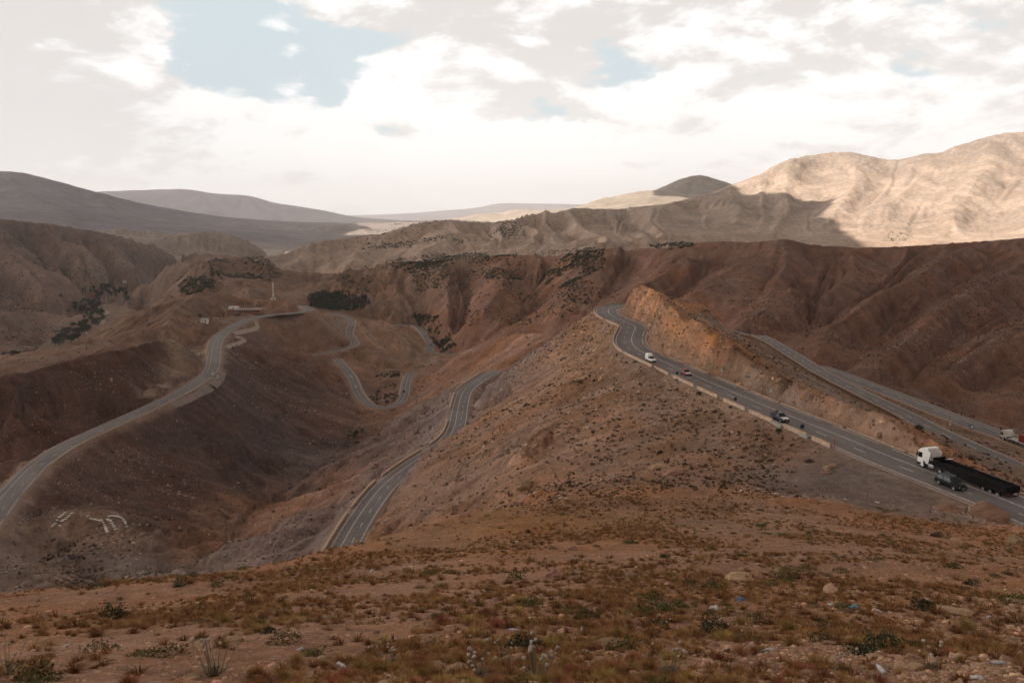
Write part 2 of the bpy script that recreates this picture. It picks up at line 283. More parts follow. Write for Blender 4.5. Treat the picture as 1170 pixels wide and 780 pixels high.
# ------------------------------------------------------------------ fine grid
th = np.concatenate([np.arange(-60, -36, 0.4), np.arange(-36, 36, 0.1), np.arange(36, 60.2, 0.4)]) * math.pi / 180
rr = [2.6]
while rr[-1] < 39000:
    r = rr[-1]; k = 0.02 if r < 9 else 0.0045 if r < 130 else 0.0028 if r < 1300 else 0.006 if r < 8000 else 0.012
    rr.append(r * (1 + k))
rr = np.array(rr); uu = np.log(rr)
def bsp(pos, n):
    i = np.floor(pos).astype(int); f = pos - i
    w = [(1 - f) ** 3 / 6, (3 * f ** 3 - 6 * f ** 2 + 4) / 6, (-3 * f ** 3 + 3 * f ** 2 + 3 * f + 1) / 6, f ** 3 / 6]
    return [(np.clip(i + k - 1, 0, n - 1), w[k]) for k in range(4)]
Zr = sum(Z[i, :] * w[:, None] for i, w in bsp((uu - U0) / DT, NR))
ZF = sum(Zr[:, i] * w[None, :] for i, w in bsp((th - TH0) / DT, NC))
Pr = sum(PROM[i, :] * w[:, None] for i, w in bsp((uu - U0) / DT, NR)); PR = sum(Pr[:, i] * w[None, :] for i, w in bsp((th - TH0) / DT, NC))
RR, TH = np.meshgrid(rr, th, indexing='ij')
X = RR * np.sin(TH); Y = RR * np.cos(TH); U = np.log(RR)
def grad(z):                                # world-space gradient on the polar grid
    gu = np.gradient(z, uu, axis=0) / RR; gt = np.gradient(z, th, axis=1) / RR
    sn, cs = np.sin(TH), np.cos(TH)
    return gu * sn + gt * cs, gu * cs - gt * sn
def blur(z, n):
    for _ in range(n):
        q = np.pad(z, 1, mode='edge'); z = 0.5 * z + 0.125 * (q[2:, 1:-1] + q[:-2, 1:-1] + q[1:-1, 2:] + q[1:-1, :-2])
    return z
print('solve', time.time() - T0)
# erosion gullies, coarse to fine
gx0, gy0 = grad(blur(ZF, 10))
for lam, amp, r0, r1, sd in [(900, .034, 1500, 1e9, 3), (400, .034, 800, 1e9, 11), (190, .034, 380, 9000, 21), (90, .036, 150, 8000, 31), (42, .038, 130, 5000, 41), (20, .036, 105, 3200, 51), (9, .026, 90, 700, 61)]:
    rows = (rr > r0 * 0.6) & (rr < r1 * 1.3)
    gx, gy = gx0[rows], gy0[rows]
    sl = np.hypot(gx, gy) + 1e-6
    wx = X[rows] + 0.22 * lam * vnoise(X[rows] / lam * .9, Y[rows] / lam * .9, sd + 5); wy = Y[rows] + 0.22 * lam * vnoise(X[rows] / lam * .9 + 50, Y[rows] / lam * .9, sd + 6)
    g = gully(wx, wy, (-gy / sl).astype(np.float32), (gx / sl).astype(np.float32), lam, sd)
    g = 2.2 * np.sqrt(g * g + .004) - 1.2
    fade = sstep(r0 * 0.6, r0 * 1.2, RR[rows]) * (1 - sstep(r1 * 0.7, r1 * 1.3, RR[rows]))
    fade *= np.where((X[rows] > -40) & (RR[rows] < 420) & (lam > 10) & (lam < 150), 0.4, 1.0)
    if lam > 60: fade *= 1 - .72 * sstep(.10, .55, PR[rows])
    if 30 < lam < 200: fade *= np.where((X[rows] > -150) & (RR[rows] > 450) & (RR[rows] < 1700), .6, 1.0)
    if lam > 80: fade *= np.where((X[rows] > 350) & (RR[rows] > 1800), .34 if lam > 250 else .5, 1.0)
    if lam < 60: fade *= np.where((X[rows] < -45) | (RR[rows] > 450), np.where((X[rows] > -150) & (RR[rows] > 450) & (RR[rows] < 1700), .9, 2.4), 1.15)
    fade *= 0.65 + 0.5 * vnoise(X[rows] / lam / 3.1, Y[rows] / lam / 3.1, sd + 9)
    ZF[rows] += GAMP * (g * amp * lam * np.clip(sl / 0.35, 0.04, 1.25) * fade)
    if lam > 15:
        a_, b_ = grad(blur(ZF, 8)); gx0 = .55 * gx0 + .45 * np.clip(a_, -1, 1); gy0 = .55 * gy0 + .45 * np.clip(b_, -1, 1)
    print(lam, time.time() - T0)
# scree and wash streaks running down the slopes (used for colour only)
STREAK = np.zeros_like(ZF)
for lam, r0, r1, sd in [(150, 1700, 9000, 404), (62, 1500, 9000, 405), (34, 250, 4000, 401), (15, 120, 1500, 402), (6.5, 90, 650, 403)]:
    rows = (rr > r0 * .6) & (rr < r1 * 1.3); gx, gy = gx0[rows], gy0[rows]; sl = np.hypot(gx, gy) + 1e-6
    g = gully(X[rows], Y[rows], (-gy / sl).astype(np.float32), (gx / sl).astype(np.float32), lam, sd)
    STREAK[rows] += g * sstep(.12, .35, sl) * sstep(r0 * .6, r0 * 1.2, RR[rows]) * (1 - sstep(r1 * .7, r1 * 1.3, RR[rows])) * (.5 + .5 * vnoise(X[rows] / lam / 4, Y[rows] / lam / 4, sd + 7))
# roughness
for lam, amp, r0, r1, sd in [(60, 1.2, 260, 4000, 71), (22, .5, 130, 1500, 72), (9, .22, 20, 600, 73), (3.4, .10, 8, 260, 74), (1.3, .05, 5, 110, 75), (.55, .028, 3, 60, 76)]:
    rows = (rr > r0) & (rr < r1)
    fade = sstep(r0, r0 * 1.6, RR[rows]) * (1 - sstep(r1 * .6, r1, RR[rows]))
    ZF[rows] += amp * fade * vnoise(X[rows] / lam, Y[rows] / lam, sd)
for lam, amp, sd in [(140, 9, 81), (55, 5, 82), (24, 2.4, 83)]:
    rows = (rr > 2000) & (rr < 6500); ZF[rows] += amp * (np.abs(vnoise(X[rows] / lam, Y[rows] / lam, sd)) - .3) * sstep(.05, .5, PR[rows]) * sstep(2000, 2600, RR[rows]) * np.where(X[rows] > 300, 1.0, .35)
rowsC = (rr > 90) & (rr < 480)
gx, gy = grad(blur(ZF, 2)); sl = np.hypot(gx, gy)
rk = 1.6 * (np.abs(vnoise(X / 9, Y / 9, 90)) - .35) + 1.3 * (np.abs(vnoise(X / 4.2, Y / 4.2, 91)) - .3) + .7 * vnoise(X / 1.9, Y / 1.9, 92) - .9
ZF[rowsC] += (sstep(.5, .95, blur(sl, 4)) * rk)[rowsC]

# cut and fill along the roads
RD = np.full(ZF.shape, 1e6); 
def gidx(x, y):
    r = np.hypot(x, y); t = np.arctan2(x, y)
    return np.interp(np.log(r), uu, np.arange(len(uu))), np.interp(t, th, np.arange(len(th)))
CUT = {'A': (2.8, 0.75), 'B': (1.0, 0.8), 'C': (1.0, 0.7), 'D': (7.0, 0.8), 'L': (1.2, 0.8), 'H': (0.9, 0.8), 'U': (1.0, 0.8), 'W': (0.9, 0.8)}
for name, (p, hw) in ROADS.items():
    kup, kdn = CUT[name]; R = 45.0
    for i in range(0, len(p), 12):
        q = p[i:i + 13]
        ri, ci = gidx(q[:, 0], q[:, 1]); rm = np.hypot(q[:, 0], q[:, 1])
        r_lo = np.searchsorted(rr, max(2.6, rm.min() - R)); r_hi = np.searchsorted(rr, rm.max() + R)
        ang = R / max(rm.min(), R * 1.01); ang = math.asin(min(1, ang)); t = np.arctan2(q[:, 0], q[:, 1])
        c_lo = np.searchsorted(th, t.min() - ang); c_hi = np.searchsorted(th, t.max() + ang)
        if r_hi <= r_lo or c_hi <= c_lo: continue
        sl_ = (slice(r_lo, r_hi), slice(c_lo, c_hi))
        dx = X[sl_][..., None] - q[:, 0]; dy = Y[sl_][..., None] - q[:, 1]; d2 = dx * dx + dy * dy
        j = d2.argmin(-1); d = np.sqrt(d2.min(-1)); zr = q[:, 2][j]
        e = np.maximum(0, d - hw - 1.0); m = d < R
        zz = ZF[sl_]
        lo = zr - 0.22 - kdn * e; hi = zr - 0.22 + kup * e
        if name == 'A': hi = hi - 0
        ZF[sl_] = np.where(m, np.clip(zz, lo, hi), zz); RD[sl_] = np.minimum(RD[sl_], d - hw)
print('roads cut', time.time() - T0)
def H(x, y):                                 # height of the ground
    a, b = gidx(np.atleast_1d(np.asarray(x, float)), np.atleast_1d(np.asarray(y, float)))
    i = np.clip(a.astype(int), 0, len(uu) - 2); j = np.clip(b.astype(int), 0, len(th) - 2); fa = a - i; fb = b - j
    z = (ZF[i, j] * (1 - fa) + ZF[i + 1, j] * fa) * (1 - fb) + (ZF[i, j + 1] * (1 - fa) + ZF[i + 1, j + 1] * fa) * fb
    return z if z.size > 1 else float(z[0])
def hit(px, py, near=6.0):                   # first ground point seen along a pixel's ray
    a, y, z = ray(px, py); D = np.exp(np.linspace(math.log(near), math.log(9000), 5000))
    h = H(a / y * D, D); below = z / y * D < h
    k = int(np.argmax(below)); D1 = D[k]
    lo, hi = D[max(0, k - 1)], D1
    for _ in range(20):
        m = (lo + hi) / 2
        if z / y * m < H(a / y * m, m): hi = m
        else: lo = m
    return (a / y * hi, hi, H(a / y * hi, hi))
# ------------------------------------------------------------------ helpers: meshes, things, materials
def tag(o, label=None, cat=None, group=None, kind=None):
    if label: o['label'] = label
    if cat: o['category'] = cat
    if group: o['group'] = group
    if kind: o['kind'] = kind
    return o
def link_mesh(name, v, f, mat=None, parent=None, smooth=False):
    me = bpy.data.meshes.new(name); me.from_pydata([tuple(map(float, p)) for p in v], [], f); me.update()
    if mat: me.materials.append(mat)
    if smooth: me.polygons.foreach_set('use_smooth', [True] * len(me.polygons))
    o = bpy.data.objects.new(name, me); COL.objects.link(o)
    if parent: o.parent = parent
    return o
def np_mesh(name, V, Fq, mat, parent=None, smooth=False, attr=None):   # V (n,3), Fq (m,k) arrays
    me = bpy.data.meshes.new(name); k = Fq.shape[1]
    me.vertices.add(len(V)); me.vertices.foreach_set('co', np.ascontiguousarray(V, dtype=np.float32).ravel())
    me.loops.add(Fq.size); me.loops.foreach_set('vertex_index', np.ascontiguousarray(Fq, dtype=np.int32).ravel())
    me.polygons.add(len(Fq)); me.polygons.foreach_set('loop_start', np.arange(0, Fq.size, k, dtype=np.int32))
    me.update(calc_edges=True)
    if smooth: me.polygons.foreach_set('use_smooth', np.ones(len(Fq), bool))
    if attr is not None:
        ca = me.color_attributes.new('tint', 'FLOAT_COLOR', 'POINT'); ca.data.foreach_set('color', np.ascontiguousarray(attr, dtype=np.float32).ravel())
    me.materials.append(mat); o = bpy.data.objects.new(name, me); COL.objects.link(o)
    if parent: o.parent = parent
    return o
def thing(name, loc, rz=0, label=None, cat=None, group=None):
    o = bpy.data.objects.new(name, None); COL.objects.link(o); o.empty_display_size = .3
    o.location = loc; o.rotation_euler = (0, 0, rz); return tag(o, label, cat, group)
def copy_tree(o, parent=None):
    c = o.copy(); COL.objects.link(c)
    if parent is not None: c.parent = parent
    for ch in list(o.children): copy_tree(ch, c)
    return c
class MB:
    def __init__(s): s.v = []; s.f = []
    def add(s, v, f):
        n = len(s.v); s.v += [tuple(p) for p in v]; s.f += [tuple(i + n for i in q) for q in f]; return s
    def box(s, c, d, rz=0, taper=1.0, bev=0.0, ry=0):
        hx, hy, hz = d[0] / 2, d[1] / 2, d[2] / 2; b = min(bev, hx * .9, hy * .9, hz * .9); M = Matrix.Translation(c) @ Matrix.Rotation(rz, 4, 'Z') @ Matrix.Rotation(ry, 4, 'Y')
        if b <= 0:
            v = [(x * (taper if z > 0 else 1), y * (taper if z > 0 else 1), z) for z in (-hz, hz) for x, y in ((-hx, -hy), (hx, -hy), (hx, hy), (-hx, hy))]
            f = [(3, 2, 1, 0), (4, 5, 6, 7)] + [(i, (i + 1) % 4, 4 + (i + 1) % 4, 4 + i) for i in range(4)]
        else:
            def ring(ins, z, tp): return [(x * tp, y * tp, z) for x, y in ((-hx + ins, -hy), (hx - ins, -hy), (hx, -hy + ins), (hx, hy - ins), (hx - ins, hy), (-hx + ins, hy), (-hx, hy - ins), (-hx, -hy + ins))]
            sx = 1 - b / max(hx, hy)
            v = ring(b, -hz, sx) + ring(b, -hz + b, 1) + ring(b, hz - b, taper) + ring(b, hz, taper * sx)
            f = [tuple(range(7, -1, -1)), tuple(range(24, 32))]
            for k in range(3): f += [(k * 8 + i, k * 8 + (i + 1) % 8, k * 8 + 8 + (i + 1) % 8, k * 8 + 8 + i) for i in range(8)]
        return s.add([M @ Vector(p) for p in v], f)
    def tube(s, a, b, r0, r1=None, n=8):
        r1 = r0 if r1 is None else r1; a = Vector(a); b = Vector(b); d = (b - a).normalized(); u = d.orthogonal().normalized(); w = d.cross(u)
        v = [c + (u * math.cos(2 * math.pi * i / n) + w * math.sin(2 * math.pi * i / n)) * r for c, r in ((a, r0), (b, r1)) for i in range(n)]
        return s.add(v, [(i, (i + 1) % n, n + (i + 1) % n, n + i) for i in range(n)] + [tuple(range(n - 1, -1, -1)), tuple(range(n, 2 * n))])
    def prism(s, prof, y0, y1, ins=0.0):      # side profile in x,z pushed from y0 to y1, the ends drawn in by ins
        n = len(prof); cx = sum(p[0] for p in prof) / n; cz = sum(p[1] for p in prof) / n
        if ins:
            k = 1 - ins * 1.2 / max(abs(p[0] - cx) for p in prof); small = [(cx + (x - cx) * k, cz + (z - cz) * k) for x, z in prof]
            rings = [(small, y0), (prof, y0 + ins), (prof, y1 - ins), (small, y1)]
        else: rings = [(prof, y0), (prof, y1)]
        v = [(x, y, z) for pr, y in rings for x, z in pr]; f = [tuple(range(n)), tuple(range(len(rings) * n - 1, (len(rings) - 1) * n - 1, -1))]
        for k in range(len(rings) - 1): f += [(k * n + (i + 1) % n, k * n + i, (k + 1) * n + i, (k + 1) * n + (i + 1) % n) for i in range(n)]
        return s.add(v, f)
    def loft(s, rings, caps=True):
        n = len(rings[0]); v = [p for r in rings for p in r]; f = []
        for k in range(len(rings) - 1): f += [(k * n + i, k * n + (i + 1) % n, (k + 1) * n + (i + 1) % n, (k + 1) * n + i) for i in range(n)]
        if caps: f += [tuple(range(n - 1, -1, -1)), tuple(range((len(rings) - 1) * n, len(rings) * n))]
        return s.add(v, f)
    def rock(s, c, r, sc=(1, 1, .7), jit=.25, sub=2, rz=0):
        bm = bmesh.new(); bmesh.ops.create_icosphere(bm, subdivisions=sub, radius=1); k = random.random() * 100
        M = Matrix.Translation(c) @ Matrix.Rotation(rz, 4, 'Z'); vs = []
        for q in bm.verts:
            p = q.co; d = 1 + jit * mnoise.noise(p * 1.3 + Vector((k, 0, 0))) * 2 + jit * .5 * mnoise.noise(p * 3.1 + Vector((0, k, 0)))
            p = Vector((round(p.x * d * 3.2) / 3.2 * .45 + p.x * d * .55, round(p.y * d * 3.2) / 3.2 * .45 + p.y * d * .55, p.z * d))
            vs.append(M @ Vector((p.x * r * sc[0], p.y * r * sc[1], p.z * r * sc[2])))
        fs = [tuple(v.index for v in q.verts) for q in bm.faces]; bm.free(); return s.add(vs, fs)
    def build(s, name, mat, parent=None, smooth=False): return link_mesh(name, s.v, s.f, mat, parent, smooth)
MATS = {}
def nodes_of(name, rough=.9, spec=.2, metal=0):
    m = bpy.data.materials.new(name); m.use_nodes = True; nt = m.node_tree; b = nt.nodes['Principled BSDF']
    b.inputs['Roughness'].default_value = rough; b.inputs['Specular IOR Level'].default_value = spec; b.inputs['Metallic'].default_value = metal
    MATS[name] = m; return m, nt, b
def nn(nt, typ, **kw):
    n = nt.nodes.new(typ)
    for k, v in kw.items():
        if k in n.inputs: n.inputs[k].default_value = v
        else: setattr(n, k, v)
    return n
def noise_tex(nt, co, scale, detail=4, rough=.6, dist=0):
    n = nn(nt, 'ShaderNodeTexNoise'); n.inputs['Scale'].default_value = scale; n.inputs['Detail'].default_value = detail; n.inputs['Roughness'].default_value = rough; n.inputs['Distortion'].default_value = dist
    nt.links.new(co, n.inputs['Vector']); return n.outputs['Fac']
def mrange(nt, x, a, b, c, d):
    n = nn(nt, 'ShaderNodeMapRange'); n.inputs[1].default_value = a; n.inputs[2].default_value = b; n.inputs[3].default_value = c; n.inputs[4].default_value = d
    nt.links.new(x, n.inputs[0]); return n.outputs[0]
def mth(nt, op, a, b=None, c=None):
    n = nn(nt, 'ShaderNodeMath', operation=op)
    for i, q in enumerate((a, b, c)):
        if q is None: continue
        if hasattr(q, 'default_value'): nt.links.new(q, n.inputs[i])
        else: n.inputs[i].default_value = q
    return n.outputs[0]
def mixc(nt, fac, a, b, mode='MIX'):
    n = nn(nt, 'ShaderNodeMix', data_type='RGBA', blend_type=mode)
    for s, q in ((0, fac), (6, a), (7, b)):
        if hasattr(q, 'default_value') and not isinstance(q, (tuple, list)): nt.links.new(q, n.inputs[s])
        elif s == 0: n.inputs[0].default_value = q
        else: n.inputs[s].default_value = (*q[:3], 1)
    return n.outputs[2]
def bump(nt, b, h, strength, dist):
    n = nn(nt, 'ShaderNodeBump'); n.inputs['Strength'].default_value = strength; n.inputs['Distance'].default_value = dist
    nt.links.new(h, n.inputs['Height']); nt.links.new(n.outputs[0], b.inputs['Normal']); return n
def simple(name, col, rough=.9, spec=.2, metal=0, var=.18, scale=1.5, bmp=0.0):
    m, nt, b = nodes_of(name, rough, spec, metal)
    co = nn(nt, 'ShaderNodeTexCoord').outputs['Object']; f = noise_tex(nt, co, scale, 5)
    k = mrange(nt, f, .3, .7, 1 - var, 1 + var); c = nn(nt, 'ShaderNodeVectorMath', operation='SCALE'); c.inputs[0].default_value = col; nt.links.new(k, c.inputs['Scale'])
    nt.links.new(c.outputs[0], b.inputs['Base Color'])
    if bmp: bump(nt, b, noise_tex(nt, co, scale * 3, 5), .6, bmp)
    return m
# ground material: albedo from the land's colour zones, mottled and gravelly
def ground_mat():
    m, nt, b = nodes_of('dry_earth', .95, .1)
    at = nn(nt, 'ShaderNodeAttribute', attribute_name='tint'); co = nn(nt, 'ShaderNodeNewGeometry').outputs['Position']
    n1 = noise_tex(nt, co, .012, 5, .6, .6); n2 = noise_tex(nt, co, .09, 6, .65); n3 = noise_tex(nt, co, .7, 6, .7); n4 = noise_tex(nt, co, 4.5, 5, .7)
    k = mth(nt, 'MULTIPLY', mrange(nt, n1, .3, .7, .84, 1.16), mrange(nt, n2, .28, .72, .70, 1.30))
    k = mth(nt, 'MULTIPLY', k, mrange(nt, n3, .28, .72, .66, 1.34)); k = mth(nt, 'MULTIPLY', k, mrange(nt, n4, .28, .72, .78, 1.22))
    # hue drift between rusty and grey
    h = noise_tex(nt, co, .03, 5, .6, 1.0); hs = nn(nt, 'ShaderNodeHueSaturation'); nt.links.new(at.outputs['Color'], hs.inputs['Color'])
    nt.links.new(mrange(nt, h, .3, .7, .8, 1.16), hs.inputs['Saturation'])
    v = nn(nt, 'ShaderNodeVectorMath', operation='SCALE'); nt.links.new(hs.outputs[0], v.inputs[0]); nt.links.new(k, v.inputs['Scale'])
    # pebbles, pale and dark, near and far
    vo = nn(nt, 'ShaderNodeTexVoronoi'); vo.inputs['Scale'].default_value = 3.2; nt.links.new(co, vo.inputs['Vector'])
    sp = nn(nt, 'ShaderNodeSeparateColor'); nt.links.new(vo.outputs['Color'], sp.inputs[0])
    peb = mth(nt, 'MULTIPLY', mth(nt, 'LESS_THAN', vo.outputs['Distance'], .34), mth(nt, 'GREATER_THAN', sp.outputs[0], .72))
    c = mixc(nt, mth(nt, 'MULTIPLY', peb, .55), v.outputs[0], (.40, .30, .235))
    vo2 = nn(nt, 'ShaderNodeTexVoronoi'); vo2.inputs['Scale'].default_value = .55; nt.links.new(co, vo2.inputs['Vector'])
    sp2 = nn(nt, 'ShaderNodeSeparateColor'); nt.links.new(vo2.outputs['Color'], sp2.inputs[0])
    st = mth(nt, 'MULTIPLY', mth(nt, 'LESS_THAN', vo2.outputs['Distance'], .22), mth(nt, 'GREATER_THAN', sp2.outputs[1], .80))
    c = mixc(nt, mth(nt, 'MULTIPLY', st, .5), c, (.11, .075, .055))
    nt.links.new(c, b.inputs['Base Color'])
    hgt = mth(nt, 'ADD', mth(nt, 'MULTIPLY', n3, .55), mth(nt, 'MULTIPLY', n4, .16)); hgt = mth(nt, 'ADD', hgt, mth(nt, 'MULTIPLY', n2, 2.0)); hgt = mth(nt, 'ADD', hgt, mth(nt, 'MULTIPLY', peb, .05))
    bump(nt, b, hgt, .9, 1.0)
    return m
def asphalt_mat():
    m, nt, b = nodes_of('asphalt', .85, .25); co = nn(nt, 'ShaderNodeNewGeometry').outputs['Position']
    n1 = noise_tex(nt, co, .06, 5, .6); n2 = noise_tex(nt, co, .9, 6, .7)
    c = mixc(nt, mrange(nt, n1, .3, .7, 0, 1), (.150, .130, .124), (.195, .168, .156)); k = mrange(nt, n2, .3, .7, .86, 1.14)
    v = nn(nt, 'ShaderNodeVectorMath', operation='SCALE'); nt.links.new(c, v.inputs[0]); nt.links.new(k, v.inputs['Scale']); at = nn(nt, 'ShaderNodeAttribute', attribute_name='tint'); nt.links.new(mixc(nt, 1.0, v.outputs[0], at.outputs['Color'], 'MULTIPLY'), b.inputs['Base Color']); return m
EARTH = ground_mat(); ASPH = asphalt_mat()
PAINT = simple('road_paint', (.50, .475, .44), .75, .2, var=.45, scale=1.3)
STONE = simple('tan_stone', (.42, .30, .215), .9, .15, var=.3, scale=1.2, bmp=.05); CONC = simple('grey_concrete', (.30, .26, .23), .9, .2, var=.25, scale=1.0, bmp=.03)
GRAVEL = simple('grey_gravel', (.235, .185, .16), .95, .1, var=.2, scale=.25, bmp=.1)

# ------------------------------------------------------------------ colour zones of the land (albedo, with some shade and haze mixed in)
CZ = []
def cz(col, *pts, s=.05):
    for p in pts: CZ.append((p, col, s))
FGc = (.34, .182, .104); SPUR = (.270, .163, .108); SCREE = (.190, .146, .136); LBANK = (.074, .050, .047); BROWN = (.165, .090, .067); RED = (.086, .045, .035)  # left bank: dark earth, darkened further to take in vignetting and shade
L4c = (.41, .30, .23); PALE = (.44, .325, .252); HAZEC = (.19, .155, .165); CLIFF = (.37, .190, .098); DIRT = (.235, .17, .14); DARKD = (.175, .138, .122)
cz(FGc, *[P(x, 780, d) for x in (-100, 200, 500, 800, 1170, 1400) for d in (11, 25, 50)], s=.2)
cz((.32, .185, .098), P(600, 590, 85), P(700, 590, 85), P(500, 610, 75), P(850, 590, 85), P(400, 640, 62)); cz((.27, .155, .10), P(1170, 640, 50), P(1100, 620, 65), P(0, 690, 50))
cz(SPUR, P(600, 520, 150), P(700, 480, 190), P(640, 430, 280), P(600, 440, 260), P(680, 400, 310), P(800, 520, 145), P(500, 560, 180), P(520, 530, 230)); cz((.185, .140, .122), Rz(960, 545, -43.5), Rz(1040, 565, -43.2), Rz(925, 545, -44), Rz(1000, 550, -43.4), s=.035)
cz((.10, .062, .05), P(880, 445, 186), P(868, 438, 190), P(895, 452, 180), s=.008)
cz((.255, .165, .115), P(760, 470, 180), P(720, 430, 230))
cz(CLIFF, P(760, 375, 252), P(790, 390, 232), P(830, 415, 215), P(740, 345, 320), P(870, 435, 195), P(920, 455, 178), s=.022); cz((.33, .172, .098), P(980, 480, 160), P(1020, 495, 148), P(1060, 510, 140), s=.02)
cz((.26, .215, .185), P(806, 355, 300), P(840, 380, 290), P(880, 405, 265), P(920, 428, 232), P(960, 450, 205), s=.012); cz((.225, .165, .132), P(820, 375, 260), P(860, 395, 270), P(900, 415, 240), P(950, 440, 210), P(1000, 460, 190), P(1120, 520, 150), s=.03)
cz(SCREE, P(440, 540, 300), P(400, 560, 260), P(480, 480, 400), P(520, 445, 410), P(350, 590, 240), P(430, 500, 420)); cz((.27, .155, .105), P(330, 570, 330), P(290, 600, 290), P(460, 470, 560), P(520, 415, 620), P(580, 390, 620))
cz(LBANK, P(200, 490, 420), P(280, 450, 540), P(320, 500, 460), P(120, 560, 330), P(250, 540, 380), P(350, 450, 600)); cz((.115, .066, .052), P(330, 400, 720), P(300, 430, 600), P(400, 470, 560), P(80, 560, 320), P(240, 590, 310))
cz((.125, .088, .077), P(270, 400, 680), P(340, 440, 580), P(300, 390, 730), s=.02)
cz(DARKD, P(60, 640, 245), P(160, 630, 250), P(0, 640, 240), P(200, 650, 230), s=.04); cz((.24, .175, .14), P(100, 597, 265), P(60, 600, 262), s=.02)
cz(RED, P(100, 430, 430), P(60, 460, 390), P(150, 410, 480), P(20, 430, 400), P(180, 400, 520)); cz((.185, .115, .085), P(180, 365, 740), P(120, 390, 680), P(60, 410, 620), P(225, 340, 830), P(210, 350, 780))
cz((.46, .36, .28), P(190, 387, 542), P(200, 394, 540), P(207, 402, 528), P(207, 412, 512), P(199, 422, 498), P(184, 434, 475), P(166, 446, 452), s=.006); cz((.27, .205, .165), P(218, 400, 550), P(225, 390, 590), P(222, 415, 530), P(212, 425, 510), P(232, 395, 590), s=.014); cz((.48, .37, .28), P(60, 492, 350), P(30, 500, 350), P(5, 515, 340), s=.008)
cz((.28, .21, .175), P(280, 360, 790), P(240, 366, 770), P(270, 345, 900), P(230, 345, 950), s=.02); cz((.25, .15, .105), P(330, 350, 840), P(300, 342, 855), s=.012)
cz((.22, .13, .095), P(340, 380, 775), P(380, 395, 750), P(420, 400, 800)); cz((.30, .205, .15), P(430, 370, 910), P(420, 380, 880), P(440, 385, 850)); cz((.33, .27, .23), P(478, 392, 900), P(475, 405, 890), P(485, 408, 880), P(500, 410, 860), s=.01)
cz(BROWN, P(900, 330, 760), P(1000, 350, 680), P(1100, 340, 680), P(1100, 420, 520), P(950, 370, 620), P(800, 310, 850), P(1170, 290, 800), P(1170, 400, 550), P(850, 350, 720), P(1000, 400, 560), s=.12)
cz((.225, .125, .085), P(700, 320, 900), P(620, 340, 950), P(560, 320, 1080), P(500, 340, 1080), P(560, 370, 900), P(650, 360, 850), s=.08)
cz((.205, .132, .096), P(420, 320, 1200), P(380, 330, 1250), P(470, 315, 1200), P(300, 310, 1300), P(230, 310, 1250), P(260, 325, 1150), s=.06)
cz((.165, .113, .093), P(60, 330, 1350), P(0, 300, 1500), P(100, 300, 1600), P(0, 370, 1100), P(-150, 350, 1200), P(30, 400, 950), P(150, 300, 1750), s=.12)
cz((.30, .235, .19), P(110, 350, 1300), P(150, 335, 1600), P(80, 385, 1100), P(130, 340, 1500), s=.03)
cz(L4c, P(480, 270, 2000), P(600, 270, 2000), P(700, 260, 2100), P(760, 250, 2150), P(400, 285, 1900), P(860, 260, 2050), s=.12)
cz(PALE, P(1000, 240, 2500), P(1100, 220, 2700), P(950, 210, 2850), P(1170, 250, 2300), P(900, 230, 2700), P(1050, 265, 1950), P(1300, 220, 2500), s=.12); cz((.34, .27, .22), P(972, 176, 3130), P(1050, 178, 3130), P(1130, 165, 3150), P(912, 182, 3040), s=.03)
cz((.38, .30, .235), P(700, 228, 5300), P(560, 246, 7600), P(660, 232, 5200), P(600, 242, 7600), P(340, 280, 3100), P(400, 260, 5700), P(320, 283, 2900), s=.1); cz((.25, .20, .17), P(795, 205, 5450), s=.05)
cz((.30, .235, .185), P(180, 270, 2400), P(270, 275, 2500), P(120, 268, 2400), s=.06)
cz(HAZEC, P(0, 220, 5600), P(100, 245, 5000), P(200, 255, 5600), P(-200, 220, 5500), P(550, 236, 22000), P(300, 245, 14000), P(900, 240, 20000), s=.2)  # far ranges: purple of the haze put into the land colour
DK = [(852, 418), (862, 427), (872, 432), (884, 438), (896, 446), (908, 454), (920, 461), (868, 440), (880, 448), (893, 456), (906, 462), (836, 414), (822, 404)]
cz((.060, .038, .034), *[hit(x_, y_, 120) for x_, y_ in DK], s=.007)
cz((.29, .225, .185), *[hit(x_, y_, 2000) for x_, y_ in [(912, 182), (930, 180), (950, 178), (972, 178), (1000, 181), (1048, 181), (1073, 180), (1095, 170), (1115, 165), (1138, 160), (1160, 158), (1120, 180), (1150, 178)]], s=.010)
cz((.085, .072, .078), P(200, 222, 11800), P(300, 235, 11800), P(120, 222, 11800), P(380, 245, 12000), P(-100, 222, 11800), s=.15)  # farthest left range darkened in colour in place of cloud shade
sub = 4
thc, uc = th[::sub], uu[::sub]; TT, UU = np.meshgrid(thc, uc); acc = np.zeros((*TT.shape, 3)); wt = np.zeros(TT.shape)
wj = .06 * fbm(TT * 14, UU * 14, 3, 5); wk = .06 * fbm(TT * 14 + 40, UU * 14, 3, 6)
for p, c, s in CZ:
    t0 = math.atan2(p[0], p[1]); u0 = math.log(math.hypot(p[0], p[1]))
    d2 = (TT + wj * min(1, s / .05) - t0) ** 2 + ((UU + wk * min(1, s / .05) - u0) * .8) ** 2
    w = np.exp(-d2 / (2 * s * s)) * (.05 / s) ** .5 + 1e-5 / (d2 + 1e-4) * (s / .2)
    acc += w[..., None] * np.array(c); wt += w
cc = acc / wt[..., None]
ri = np.arange(len(uu)) / sub; ci = np.arange(len(th)) / sub
def lin(a, pos, ax):
    i = np.clip(pos.astype(int), 0, a.shape[ax] - 2); f = pos - i; f = np.clip(f, 0, 1); sh = [1, 1, 1]; sh[ax] = -1; f = f.reshape(sh)
    return np.take(a, i, ax) * (1 - f) + np.take(a, i + 1, ax) * f
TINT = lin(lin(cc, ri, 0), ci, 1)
gx, gy = grad(blur(ZF, 1)); SLOPE = np.hypot(gx, gy)
